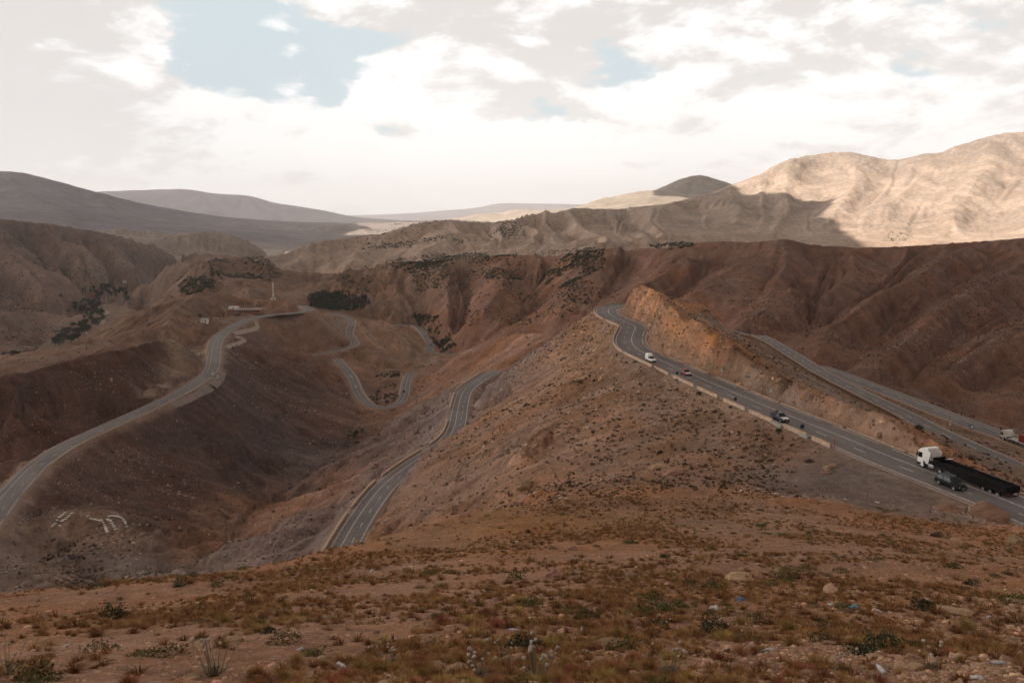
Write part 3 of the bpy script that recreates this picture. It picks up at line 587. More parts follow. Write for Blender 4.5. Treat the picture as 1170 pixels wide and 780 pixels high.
# steep rock: paler, banded; gully beds a little greyer: real changes of stone
band = fbm(X / 40 + 3, (ZF + .25 * X) / 3.2, 3, 33); steep = sstep(.7, 1.15, SLOPE) * ((RR > 90) & (RR < 480))
TINT = TINT * (1 + (steep * (.55 * band + .35 * fbm((X * .3 + Y * .95) / 2.6, ZF / 14, 3, 34)))[..., None])
mott = fbm(X / 55, Y / 55, 4, 44) * sstep(100, 200, RR); mott2 = fbm(X / 9, Y / 9, 4, 45) * sstep(60, 120, RR) * (1 - sstep(900, 1600, RR)); mott3 = fbm(X / 260, Y / 260, 4, 46) * sstep(900, 1600, RR)
TINT = TINT * (1 + .22 * mott + .20 * mott2 + .22 * mott3)[..., None]
TINT = TINT * (1 + .20 * (sstep(3500, 5000, RR) * fbm(X / 900, Y / 900, 4, 48)))[..., None]
TINT = TINT * (1 + np.where(RR > 1700, .11, .20) * STREAK)[..., None] + (np.array((.012, .010, .010)) * np.clip(STREAK, 0, 1)[..., None])
verge = (1 - sstep(1.0, 5.0, RD + 1.5 * vnoise(X / 6, Y / 6, 47)))[..., None]
TINT = TINT * (1 - .75 * verge) + np.array((.26, .19, .15)) * .75 * verge
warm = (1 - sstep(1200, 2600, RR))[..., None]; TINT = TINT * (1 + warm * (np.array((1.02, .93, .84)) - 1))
TINT = np.clip(TINT, .02, .7)
nr, nc = ZF.shape
ii = np.arange(nr * nc).reshape(nr, nc)
Fq = np.stack([ii[:-1, :-1], ii[:-1, 1:], ii[1:, 1:], ii[1:, :-1]], -1).reshape(-1, 4)
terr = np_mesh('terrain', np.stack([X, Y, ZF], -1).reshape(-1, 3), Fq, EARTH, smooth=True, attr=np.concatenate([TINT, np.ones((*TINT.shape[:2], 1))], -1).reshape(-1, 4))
tag(terr, kind='structure')
print('terrain', time.time() - T0)

# ------------------------------------------------------------------ roads, paint, kerbs, walls
def frame(p):
    t = np.gradient(p, axis=0); t[:, 2] = 0; t /= np.linalg.norm(t, axis=1)[:, None]
    return t, np.stack([t[:, 1], -t[:, 0], 0 * t[:, 0]], 1)
def ribbon(mb, p, n, o0, o1, dz, i0=0, i1=None):
    i1 = len(p) if i1 is None else i1
    if i1 - i0 < 2: return
    a = p[i0:i1] + n[i0:i1] * o0 + np.array((0, 0, dz)); b = p[i0:i1] + n[i0:i1] * o1 + np.array((0, 0, dz)); L = i1 - i0
    mb.add(list(a) + list(b), [(i, i + 1, L + i + 1, L + i) for i in range(L - 1)])
def wallmesh(mb, p, n, off, w, h, base, i0, i1, jit=0.0):
    rings = []
    for i in range(i0, i1):
        c = p[i] + n[i] * off; a = n[i] * w / 2; jh = h + (random.uniform(-jit, jit) if jit else 0)
        rings.append([tuple(c - a + np.array((0, 0, -base))), tuple(c + a + np.array((0, 0, -base))), tuple(c + a + np.array((0, 0, jh))), tuple(c - a + np.array((0, 0, jh)))])
    if len(rings) > 1: mb.loft(rings)
def stripes(mb, name, off, w, on=0, gap=0, dz=.02, start=0, s0=0, s1=None):
    p, hw = ROADS[name]; t, n = frame(p); step = np.linalg.norm(p[1] - p[0]); s1 = len(p) if s1 is None else s1
    if not on: return ribbon(mb, p, n, off - w / 2, off + w / 2, dz, s0, s1)
    q = even(p, .5); t, n = frame(q); k = start
    f = len(q) / len(p); lo, hi = int(s0 * f), int(s1 * f); k = lo + int(start / .5)
    while k < hi:
        ribbon(mb, q, n, off - w / 2, off + w / 2, dz, k, min(hi, k + int(on / .5) + 1)); k += int((on + gap) / .5)
for name, (p, hw) in ROADS.items():
    t, n = frame(p); mb = MB(); cols = np.linspace(-hw, hw, 15); L = len(p); v = []; wear = []; nl = 3 if name in 'AC' else 2; lw = (2 * hw - 1.2) / nl
    sk_ = np.arange(L) * np.linalg.norm(p[1] - p[0])
    for o in cols:
        v += list(p + n * o + np.array((0, 0, .06 * (1 - (o / hw) ** 2)))); q = ((o + hw - .6) / lw) % 1.0
        trk = math.exp(-((q - .27) / .12) ** 2) + math.exp(-((q - .73) / .12) ** 2)
        dust = np.clip(sstep(.72, 1.0, abs(o) / hw) + .35 * vnoise(sk_ / 9, sk_ * 0 + o * 3, 55), 0, 1); patch = .10 * (vnoise(sk_ / 23, sk_ * 0 + round(o / lw), 56) > .25)
        c_ = (1 - .15 * trk - patch)[:, None] * np.ones((1, 3)); c_ = c_ * (1 - .55 * dust[:, None]) + np.array((1.45, 1.12, .92)) * .55 * dust[:, None]; wear.append(np.concatenate([c_, np.ones((L, 1))], 1))
    tag(np_mesh('road', np.array(v), np.array([(c * L + i, c * L + i + 1, (c + 1) * L + i + 1, (c + 1) * L + i) for c in range(14) for i in range(L - 1)]), ASPH, attr=np.concatenate(wear)), kind='structure')
    # shoulders turned down into the ground
    for sgn in (-1, 1):
        a = p + n * hw * sgn; b = p + n * (hw + .5) * sgn - np.array((0, 0, .45)); mb.add(list(a) + list(b), [(i, i + 1, L + i + 1, L + i) for i in range(L - 1)])
    tag(mb.build('road_shoulder', GRAVEL), kind='structure')
mk = MB()
stripes(mk, 'A', -4.75, .22, dz=.03); stripes(mk, 'A', -2.0, .20, 3.5, 8.5, dz=.07, start=3); stripes(mk, 'A', .7, .24, dz=.08); stripes(mk, 'A', 4.45, .22, 14, 4, dz=.035, start=2)
for nm, lw in (('B', .2), ('C', .22)):
    hw = ROADS[nm][1]; stripes(mk, nm, -hw + .5, lw, dz=.035); stripes(mk, nm, hw - .5, lw, dz=.035); stripes(mk, nm, 0, lw, 4, 7, dz=.08)
stripes(mk, 'C', -2.0, .22, dz=.08)
stripes(mk, 'D', -3.4, .2, dz=.05); stripes(mk, 'D', -.9, .22, dz=.09); stripes(mk, 'D', 1.4, .2, 3.5, 8, dz=.08); stripes(mk, 'D', 3.6, .2, dz=.05)
stripes(mk, 'L', -4.2, .15, dz=.05); stripes(mk, 'L', 4.2, .15, 18, 5, dz=.05); stripes(mk, 'L', -1.9, .17, dz=.09); stripes(mk, 'L', 1.4, .16, 4, 9, dz=.09)
for nm in 'HUW': stripes(mk, nm, -3.4, .18, dz=.07); stripes(mk, nm, 3.2, .18, dz=.07); stripes(mk, nm, 0, .2, dz=.11)
tag(mk.build('road_marking', PAINT), kind='structure')
# concrete gutter and kerb along the rock side of the main road
p, hw = ROADS['A']; t, n = frame(p); kb = MB()
sA = lambda px, py: int(np.argmin(((p[:, :2] - np.array(Rz(px, py, -44.3)[:2])) ** 2).sum(1)))
q0, q1 = 0, sA(712, 350)
pos = q0
while pos < q1:
    ln = random.choice((14, 18, 24)); wallmesh(kb, p, n, 5.75, .55, .16, .5, pos, min(q1, pos + ln)); pos += ln + random.choice((0, 0, 2, 4))
tag(kb.build('kerb', STONE), kind='structure')
WALLN = 0
def wall_run(name, off, w, h, base, i0, i1, lab, mat=STONE, jit=.05, grp=None):
    p, hw = ROADS[name]; t, n = frame(p); mb = MB(); wallmesh(mb, p, n, off, w, h, base, i0, i1, jit)
    return tag(mb.build('parapet_wall', mat), lab, 'wall', grp)
iA = {k: sA(*k) for k in [(950, 513), (917, 498), (891, 487), (876, 480), (838, 463), (828, 458), (807, 450), (793, 443), (770, 433), (760, 427), (747, 420), (733, 412), (703, 395), (704, 377), (685, 360), (690, 350), (716, 346)]}
segs = [((950, 513), (926, 502), 'tan stone parapet block ending at the gravel lay-by beside the main road'), ((921, 499.5), (893, 487.5), 'tan stone parapet between the dark pickup and the round sign by the lay-by'),
        ((880, 481.5), (852, 469.5), 'tan stone parapet just behind the dark pickup truck'), ((847, 467), (822, 456), 'tan stone parapet with a round sign at its end halfway down the main road'), ((816, 453), (792, 442), 'tan stone parapet below the red car on the main road'),
        ((787, 440), (762, 428.5), 'tan stone parapet between the red car and the white loaded car'), ((757, 426), (742, 418), 'tall faced tan parapet beside the white loaded car'), ((739, 416), (710, 400), 'tan stone parapet starting the double bend of the main road'), ((709, 399), (690, 363), 'curved tan stone parapet round the lower bend beneath the rock fin'), ((688, 362), (716, 346), 'long curved parapet round the far bend at the rock nose')]
for a, b_, lab in segs: wall_run('A', -5.7, .42, .62, 1.6, min(sA(*a), sA(*b_)), max(sA(*a), sA(*b_)) + 1, lab, grp='stone parapets along the main road')
for (a, b_, lab) in [((924, 501), (921.5, 500), 'low grey concrete headwall in the parapet gap by the lay-by'), ((892, 487), (881, 482), 'low grey concrete headwall in the parapet gap beside the dark pickup')]:
    i0, i1 = sorted((sA(*a), sA(*b_))); wall_run('A', -5.9, .8, .3, 1.4, i0, max(i1, i0 + 3) + 1, lab, CONC, .02)
def near_i(name, px, py):
    p, _ = ROADS[name]; a, y, z = ray(px, py)
    d = p / np.linalg.norm(p, axis=1)[:, None]; v = np.array((a, y, z)); v /= np.linalg.norm(v); return int(np.argmax(d @ v))
for k, (i0, i1, lab) in enumerate([(0, near_i('B', 1050, 483), 'low tan wall on the far side of the lower road behind the truck'), (near_i('B', 1046, 481), near_i('B', 940, 427), 'low tan wall between the two lower roads where they part'), (near_i('B', 936, 425), near_i('B', 880, 391), 'low pale wall at the top end of the lower road above the valley')]):
    wall_run('B', 4.5 if True else 0, .6, .8, 1.4, min(i0, i1), max(i0, i1), lab, grp='low walls along the lower roads')
wall_run('C', 5.8, .6, .6, 1.2, *sorted((near_i('C', 1110, 485), near_i('C', 945, 422))), 'pale kerb wall on the valley edge of the lowest right road', grp='low walls along the lower roads')
wall_run('C', 5.8, .6, .6, 1.2, *sorted((near_i('C', 1300, 556), near_i('C', 1116, 488))), 'pale kerb wall beside the blue sign on the lowest right road', grp='low walls along the lower roads')
dd = [(374, 627), (405, 579), (409, 574), (440, 542), (446, 538), (492, 508), (499, 502), (513, 478), (515, 466), (523, 446), (526, 443), (560, 420)]
dl = ['tan parapet at the near end of the middle road beside the brow', 'dark faced parapet on the straight of the middle road', 'long parapet on the outer bend of the middle road', 'broken tan parapet below the upper bend of the middle road', 'tan parapet on the upper straight of the middle road', 'tan parapet where the middle road turns behind the slope']
for k in range(6): wall_run('D', -4.75, .7, .85, 1.5, *sorted((near_i('D', *dd[2 * k]), near_i('D', *dd[2 * k + 1]))), dl[k], grp='parapets along the middle road')
def blocks(name, off, i0, i1, lab, on=3, gap=2):
    p, hw = ROADS[name]; t, n = frame(p); mb = MB(); k = i0; wallmesh(mb, p, n, off, .5, .12, 1.2, i0, i1)
    while k < i1 - 1: wallmesh(mb, p, n, off, .62, .7, .1, k, min(i1, k + on)); k += on + gap
    return tag(mb.build('parapet_wall', simple('pale_block', (.5, .42, .36)) if 'pale_block' not in MATS else MATS['pale_block']), lab, 'wall', 'block parapets along the distant hairpins')
nH = len(ROADS['H'][0]); iH = near_i('H', 430, 465)
blocks('H', -4.6, 6, iH - 4, 'pale block parapet inside the left leg of the hairpin'); blocks('H', -4.6, near_i('H', 462, 452), nH - 14, 'pale block parapet inside the right leg of the hairpin')
blocks('U', 4.4, 20, near_i('U', 408, 391), 'pale block parapet below the upper switchback road'); blocks('U', 4.4, near_i('U', 404, 386), near_i('U', 401, 365), 'pale block parapet above the bend of the upper switchback road')
blocks('W', 4.6, near_i('W', 470, 372), near_i('W', 489, 390), 'pale block parapet on the far right switchback road')
lp = len(ROADS['L'][0])
wall_run('L', 5.4, .5, .5, 1.0, near_i('L', 40, 530), near_i('L', 140, 477), 'low pale wall on the hill side of the left road', grp='low walls along the left road'); wall_run('L', 5.4, .5, .5, 1.0, near_i('L', 150, 472), near_i('L', 232, 428), 'low pale wall under the pale rock cut of the left road', grp='low walls along the left road')
wall_run('L', -5.5, .5, .5, 1.2, near_i('L', 253, 405), near_i('L', 262, 380), 'low pale wall above the dirt loop near the cafe', grp='low walls along the left road')
print('roads', time.time() - T0)
# ------------------------------------------------------------------ dirt tracks, river bed, cafe forecourt
TRACKM = simple('pale_dirt', (.36, .28, .225), .95, .1, var=.2, scale=.3)
def drape(name, pix, w, lift, mat, near=100):
    pts = []
    for px, py in pix:
        h = hit(px, py, near); pts.append(h)
    p = smooth_path(even(catmull(pts, 1.5), 1.5), 3); t, n = frame(p); L = len(p); mb = MB(); v = []
    for o in (-w / 2, -w / 6, w / 6, w / 2):
        q = p + n * o; q[:, 2] = H(q[:, 0], q[:, 1]) + lift; q[:, 2] = smooth_path(q, 2)[:, 2]; v += list(q)
    mb.add(v, [(c * L + i, c * L + i + 1, (c + 1) * L + i + 1, (c + 1) * L + i) for c in range(3) for i in range(L - 1)])
    return tag(mb.build(name, mat), kind='structure')
drape('dirt_track', [(291.5, 367), (294.5, 371), (293, 375), (285, 377.5), (276, 379.5), (267, 381)], 4, .35, TRACKM, 600)
drape('dirt_track', [(259, 397), (266, 394.5), (275, 391.5), (280, 388.5), (278, 386), (269, 385.5)], 3.2, .35, TRACKM, 500)
drape('dirt_track', [(114, 353), (121, 356), (123, 358), (118, 361), (117, 364), (118.5, 367), (116, 371)], 6, .8, TRACKM, 900)
drape('river_bed', [(112, 334), (120, 332.5), (127, 333), (131, 337)], 22, 1.0, GRAVEL, 1000); drape('river_bed', [(124, 343), (133, 344.5), (141, 346.5), (150, 348)], 12, 1.0, GRAVEL, 1000)
drape('dirt_track', [(798, 359), (822, 372), (845, 386), (868, 400), (889, 412), (912, 424), (933, 435), (950, 444)], 4.5, .12, GRAVEL, 150)
drape('gravel_verge', [(196, 462), (212, 456), (228, 448), (242, 440), (251, 431), (254, 424)], 5, .15, GRAVEL, 350)
drape('dirt_track', [(379, 365.5), (384, 369), (389, 373.5), (395, 379)], 5, .4, GRAVEL, 700)

# ------------------------------------------------------------------ sun, sky, clouds, air
EL = rad(54); SV = Vector((-.76, -.42, 0)).normalized(); SUN = Vector((SV.x * math.cos(EL), SV.y * math.cos(EL), math.sin(EL)))
sl_ = bpy.data.lights.new('sun', 'SUN'); sl_.energy = 5.0; sl_.angle = rad(.5); sl_.color = (1, .93, .83); so = bpy.data.objects.new('sun', sl_); COL.objects.link(so)
so.rotation_euler = SUN.to_track_quat('Z', 'Y').to_euler(); so.location = (0, 0, 50)
w = bpy.data.worlds.new('World'); SC.world = w; w.use_nodes = True; nt = w.node_tree; nt.nodes.clear()
out = nn(nt, 'ShaderNodeOutputWorld'); sky = nn(nt, 'ShaderNodeTexSky', sky_type='NISHITA'); sky.sun_disc = False; sky.sun_elevation = EL; sky.sun_rotation = math.atan2(SUN.x, SUN.y); sky.altitude = 2000; sky.dust_density = 2.5
bg1 = nn(nt, 'ShaderNodeBackground'); bg1.inputs[1].default_value = .10; nt.links.new(sky.outputs[0], bg1.inputs[0])
tc = nn(nt, 'ShaderNodeTexCoord').outputs['Generated']; sx = nn(nt, 'ShaderNodeSeparateXYZ'); nt.links.new(tc, sx.inputs[0]); X_, Y_, Z_ = sx.outputs
pl = nn(nt, 'ShaderNodeCombineXYZ'); nt.links.new(X_, pl.inputs[0]); nt.links.new(Y_, pl.inputs[1]); nt.links.new(mth(nt, 'MULTIPLY', mth(nt, 'POWER', mth(nt, 'MAXIMUM', Z_, 0.0), .85), 2.1), pl.inputs[2]); PL = pl.outputs[0]
of = nn(nt, 'ShaderNodeVectorMath', operation='ADD'); nt.links.new(PL, of.inputs[0]); of.inputs[1].default_value = (-.018, 0, .055)
n_big = noise_tex(nt, PL, 2.3, 3, .5, .2); n_det = noise_tex(nt, PL, 6.5, 10, .60, .25); n_off = noise_tex(nt, of.outputs[0], 6.5, 10, .60, .25); n_sh = noise_tex(nt, PL, 3.2, 6, .55, .3)
vor = nn(nt, 'ShaderNodeTexVoronoi', feature='SMOOTH_F1'); vor.inputs['Scale'].default_value = 16; vor.inputs['Detail'].default_value = 1; vor.inputs['Roughness'].default_value = .6; nt.links.new(PL, vor.inputs['Vector']); puff = mth(nt, 'SUBTRACT', .42, vor.outputs['Distance'])
cov = mth(nt, 'ADD', mth(nt, 'ADD', mth(nt, 'MULTIPLY', n_big, .6), mth(nt, 'MULTIPLY', n_det, 1.15)), mth(nt, 'ADD', .095, mth(nt, 'MULTIPLY', puff, .42)))      # about .72 on average
def blob(px, py, wx, wy, amp, rot=0):       # a patch of sky around one direction
    az = math.atan((px - CX) / F); el = math.atan((240 - py) / F * math.cos(az)); d = (math.sin(az) * math.cos(el), math.cos(az) * math.cos(el), math.sin(el))
    ux, uz = mth(nt, 'SUBTRACT', mth(nt, 'DIVIDE', X_, mth(nt, 'MAXIMUM', Y_, .05)), d[0] / d[1]), mth(nt, 'SUBTRACT', mth(nt, 'DIVIDE', Z_, mth(nt, 'MAXIMUM', Y_, .05)), d[2] / d[1])
    c, s = math.cos(rot), math.sin(rot)
    a = mth(nt, 'DIVIDE', mth(nt, 'ADD', mth(nt, 'MULTIPLY', ux, c), mth(nt, 'MULTIPLY', uz, s)), wx / F); b = mth(nt, 'DIVIDE', mth(nt, 'SUBTRACT', mth(nt, 'MULTIPLY', uz, c), mth(nt, 'MULTIPLY', ux, s)), wy / F)
    r2 = mth(nt, 'ADD', mth(nt, 'MULTIPLY', a, a), mth(nt, 'MULTIPLY', b, b)); e = mth(nt, 'POWER', 2.718, mth(nt, 'MULTIPLY', r2, -1.0))
    e = mth(nt, 'MULTIPLY', e, mth(nt, 'GREATER_THAN', Y_, 0.05))
    return mth(nt, 'MULTIPLY', e, amp)
for px, py, wx, wy, amp, rot in [(300, 65, 140, 60, -.40, -.22), (240, 60, 75, 40, -.16, .3), (425, 55, 75, 17, -.24, .1), (335, 115, 90, 30, -.12, -.1), (735, 92, 55, 14, -.19, .2), (755, 0, 45, 10, -.26, .1), (1040, 92, 50, 7, -.13, .1), (1155, 55, 40, 9, -.15, .2), (640, 125, 60, 18, -.08, 0), (690, 95, 30, 12, -.10, 0),
                                (450, 100, 60, 38, .22, 0), (520, 20, 130, 35, .2, .0), (190, 105, 110, 22, .16, -.35), (60, 60, 110, 90, .2, 0)]:
    cov = mth(nt, 'ADD', cov, blob(px, py, wx, wy, amp, rot))
low = mrange(nt, Z_, .03, .13, .35, 0.0); cov = mth(nt, 'ADD', cov, low)
covm = nn(nt, 'ShaderNodeMapRange', interpolation_type='SMOOTHSTEP'); nt.links.new(cov, covm.inputs[0]); covm.inputs[1].default_value = .56; covm.inputs[2].default_value = .725; cover = covm.outputs[0]
shade = mth(nt, 'ADD', mth(nt, 'MULTIPLY', n_sh, .9), mth(nt, 'SUBTRACT', mth(nt, 'SUBTRACT', .22, mth(nt, 'MULTIPLY', puff, .25)), mth(nt, 'MULTIPLY', mth(nt, 'SUBTRACT', n_det, n_off), 2.2)))
for px, py, wx, wy, amp, rot in [(10, 90, 150, 150, .55, 0), (540, 15, 120, 22, .16, 0), (930, 60, 160, 40, .12, .1), (1100, 80, 120, 40, .10, 0), (640, 50, 90, 25, .10, 0), (560, 210, 330, 60, -.40, 0), (700, 60, 60, 60, -.12, 0), (430, 85, 60, 30, -.2, 0), (200, 110, 120, 24, -.2, -.35)]:
    shade = mth(nt, 'ADD', shade, blob(px, py, wx, wy, amp, rot))
shm = nn(nt, 'ShaderNodeMapRange', interpolation_type='SMOOTHSTEP'); nt.links.new(shade, shm.inputs[0]); shm.inputs[1].default_value = .60; shm.inputs[2].default_value = .98
cl = mixc(nt, shm.outputs[0], (1.03, 1.017, 1.005), (.735, .705, .685))
lowf = mrange(nt, Z_, .0, .20, 1.0, 0.0); cl = mixc(nt, mth(nt, 'MULTIPLY', lowf, .55), cl, (1.0, .972, .952))
back = mrange(nt, Y_, -.25, .42, .45, 1.0); high = mrange(nt, Z_, .28, .5, 1.0, .45); side = mth(nt, 'ADD', mrange(nt, X_, -.90, -.56, 4.6, 0), mrange(nt, X_, .56, .9, 1.0, .22)); dim = mth(nt, 'MULTIPLY', mth(nt, 'MULTIPLY', back, high), side)      # unseen sky dimmed behind, overhead and right, brightened left to shape the light
cv_ = nn(nt, 'ShaderNodeVectorMath', operation='SCALE'); nt.links.new(cl, cv_.inputs[0]); nt.links.new(dim, cv_.inputs['Scale']); cl = cv_.outputs[0]
bg2 = nn(nt, 'ShaderNodeBackground'); nt.links.new(cl, bg2.inputs[0]); bg2.inputs[1].default_value = 1.0
bgp = nn(nt, 'ShaderNodeBackground'); bgp.inputs[0].default_value = (.655, .745, .77, 1); bgp.inputs[1].default_value = 1.0     # thin veil in front of the blue
mxv = nn(nt, 'ShaderNodeMixShader'); mxv.inputs[0].default_value = .88; nt.links.new(bg1.outputs[0], mxv.inputs[1]); nt.links.new(bgp.outputs[0], mxv.inputs[2])
mx = nn(nt, 'ShaderNodeMixShader'); nt.links.new(cover, mx.inputs[0]); nt.links.new(mxv.outputs[0], mx.inputs[1]); nt.links.new(bg2.outputs[0], mx.inputs[2]); nt.links.new(mx.outputs[0], out.inputs[0])
# clouds out of view, outlined to throw the shade over the road and the valley
cm = bpy.data.materials.new('cloud'); cm.use_nodes = True; cnt = cm.node_tree; cnt.nodes.clear(); co_ = nn(cnt, 'ShaderNodeOutputMaterial'); tr = nn(cnt, 'ShaderNodeBsdfTranslucent'); tr.inputs[0].default_value = (*CLOUD_T, 1); df = nn(cnt, 'ShaderNodeBsdfDiffuse'); df.inputs[0].default_value = (.8, .8, .8, 1)
ms = nn(cnt, 'ShaderNodeMixShader'); ms.inputs[0].default_value = .25; cnt.links.new(tr.outputs[0], ms.inputs[1]); cnt.links.new(df.outputs[0], ms.inputs[2]); cnt.links.new(ms.outputs[0], co_.inputs[0])
def cloud(shade_pts, alt, thick, rough):
    ring = []
    for a, b in zip(shade_pts, shade_pts[1:] + shade_pts[:1]):
        a = Vector(a); b = Vector(b); n = max(1, int((b - a).length / 25)); n = min(n, 120)
        for i in range(n):
            p = a.lerp(b, i / n); ring.append(p + SUN * ((alt - p.z) / SUN.z))
    k = len(ring); ctr = sum(ring, Vector()) / k; out_ = []
    for i, p in enumerate(ring):
        t = (ring[(i + 1) % k] - ring[i - 1]).normalized(); nrm = Vector((t.y, -t.x, 0))
        d = rough * (mnoise.noise(p / 420) + .55 * mnoise.noise(p / 130) + .3 * mnoise.noise(p / 45))
        out_.append(p + nrm * d)
    v = []; 
    def lay(z, ins, jag):
        for i, p in enumerate(out_):
            q = p + (ctr - p).normalized() * ins; v.append((q.x, q.y, z + jag * mnoise.noise(q / 200)))
    lay(alt - 25, 0, 0); lay(alt, 0, 0); lay(alt + thick * .6, 0, 30); lay(alt + thick, 0, 0)
    f = [(i + L * k, (i + 1) % k + L * k, (i + 1) % k + (L + 1) * k, i + (L + 1) * k) for L in range(3) for i in range(k)]
    f += [tuple(range(k - 1, -1, -1)), tuple(range(3 * k, 4 * k))]
    o = link_mesh('cloud', v, f, cm); tag(o, kind='structure'); return o
G = lambda px, D, z=0: Q(px, D, z)
cloud([(-5200, -2500, 0), (4200, -2500, 0), (4200, 900, 0), G(1700, 1330, -60), G(1300, 1330, -60), G(1170, 1330, -80), G(1000, 1330, -80), G(935, 1420, -80), *[hit(x_, y_, 1200) for x_, y_ in [(918, 271), (904, 263), (885, 254), (892, 249), (910, 244), (912, 236), (898, 231), (872, 237), (850, 231), (828, 225), (806, 229)]],
       G(800, 2950, 30), G(700, 2900, 0), G(580, 2750, 0), G(450, 2650, -40), G(360, 2500, -80), G(320, 2320, -120), G(250, 2250, -120), G(120, 2400, -110), G(-100, 2700, -50), (-3600, 2500, 0), (-5200, 1500, 0)], 2000, 260, 38)
cloud([G(-400, 2500, 0), G(0, 2450, 0), G(120, 2250, -60), G(235, 2250, -120), G(292, 2700, -150), G(285, 3500, -160), G(300, 4800, -170), G(352, 5300, -170), G(392, 5750, -100), G(372, 7000, -60), G(250, 8000, -120), G(-400, 8000, 0)], 2700, 260, 70)
cloud([G(296, 3450, -170), G(380, 3350, -170), G(470, 3500, -150), G(480, 5300, -150), G(340, 5450, -170), G(292, 4800, -170)], 2700, 240, 60)
cloud([G(752, 5150, 60), G(800, 5000, 30), G(850, 5150, 60), G(880, 5700, 150), G(830, 6300, 200), G(755, 6200, 100)], 2600, 300, 40)
# the air: one box of thin haze round everything on the ground
hz = MB().box((0, 19500, 80), (90000, 46000, 1800)).build('haze', None); hm = bpy.data.materials.new('haze'); hm.use_nodes = True; hn = hm.node_tree; hn.nodes.clear(); ho = nn(hn, 'ShaderNodeOutputMaterial'); pv = nn(hn, 'ShaderNodeVolumePrincipled')
pv.inputs['Color'].default_value = (.97, .955, .95, 1); pv.inputs['Density'].default_value = HAZE; pv.inputs['Anisotropy'].default_value = .3; hn.links.new(pv.outputs[0], ho.inputs['Volume']); hz.data.materials.append(hm); tag(hz, kind='stuff')
SC.cycles.volume_bounces = 1; SC.cycles.max_bounces = 8; SC.cycles.diffuse_bounces = 4; SC.cycles.transmission_bounces = 4
SC.cycles.use_denoising = True; SC.cycles.volume_step_rate = 5; SC.cycles.sample_clamp_indirect = 8
SC.view_settings.view_transform = 'Standard'; SC.view_settings.look = 'None'; SC.view_settings.exposure = EXPO; SC.view_settings.gamma = 1
print('sky', time.time() - T0)
# ------------------------------------------------------------------ vehicles
def paint(name, col, rough=.3, spec=.5):
    if max(col) < .03: rough = .5
    return MATS.get(name) or simple(name, col, rough, spec if max(col) > .1 else .12, var=.06, scale=1.0)
GLASS = simple('dark_glass', (.010, .012, .014), .15, .25, var=.05); TYRE = simple('tyre_rubber', (.018, .017, .017), .85, .2); RIM = simple('rim_metal', (.42, .42, .43), .4, .5, .6)
BLACKP = simple('black_plastic', (.025, .024, .024), .6, .3); LAMP = simple('lamp_glass', (.75, .75, .72), .15, .6, var=.03); TAIL = simple('tail_lamp', (.30, .02, .015), .2, .5, var=.03); CHROME = simple('grey_metal', (.35, .35, .36), .35, .5, .7)
def wheel(x, y, r, w, parent, rim=True):
    mb = MB(); n = 18; s = 1 if y > 0 else -1
    prof = [(r * .62, -w / 2), (r * .93, -w / 2), (r, -w * .32), (r, w * .32), (r * .93, w / 2), (r * .62, w / 2)]
    rings = [[(x + q * math.cos(2 * math.pi * i / n), y + o, r + q * math.sin(2 * math.pi * i / n)) for i in range(n)] for q, o in prof]
    mb.loft(rings); wh = mb.build('wheel', TYRE, parent, True)
    rm = MB().tube((x, y + s * w * .40, r), (x, y + s * w * .56, r), r * .62, r * .5, 14); rm.tube((x, y + s * w * .5, r), (x, y + s * w * .62, r), r * .16, r * .12, 8)
    for k in range(5): a = 2 * math.pi * k / 5; rm.box((x + .36 * r * math.cos(a), y + s * w * .58, r + .36 * r * math.sin(a)), (r * .42, .03, r * .14), 0, ry=-a)
    rm.build('rim', RIM, wh); return wh
def body_rings(secs, y_in=.12):
    out = []
    for x, hw, zb, zt in secs:
        b = min(.14, hw * .2); m = zb + (zt - zb) * .55
        out.append([(x, -hw + b, zb), (x, hw - b, zb), (x, hw, zb + .12), (x, hw, m), (x, hw - .05, zt - .06), (x, hw - .16, zt), (x, -hw + .16, zt), (x, -hw + .05, zt - .06), (x, -hw, m), (x, -hw, zb + .12)])
    return out
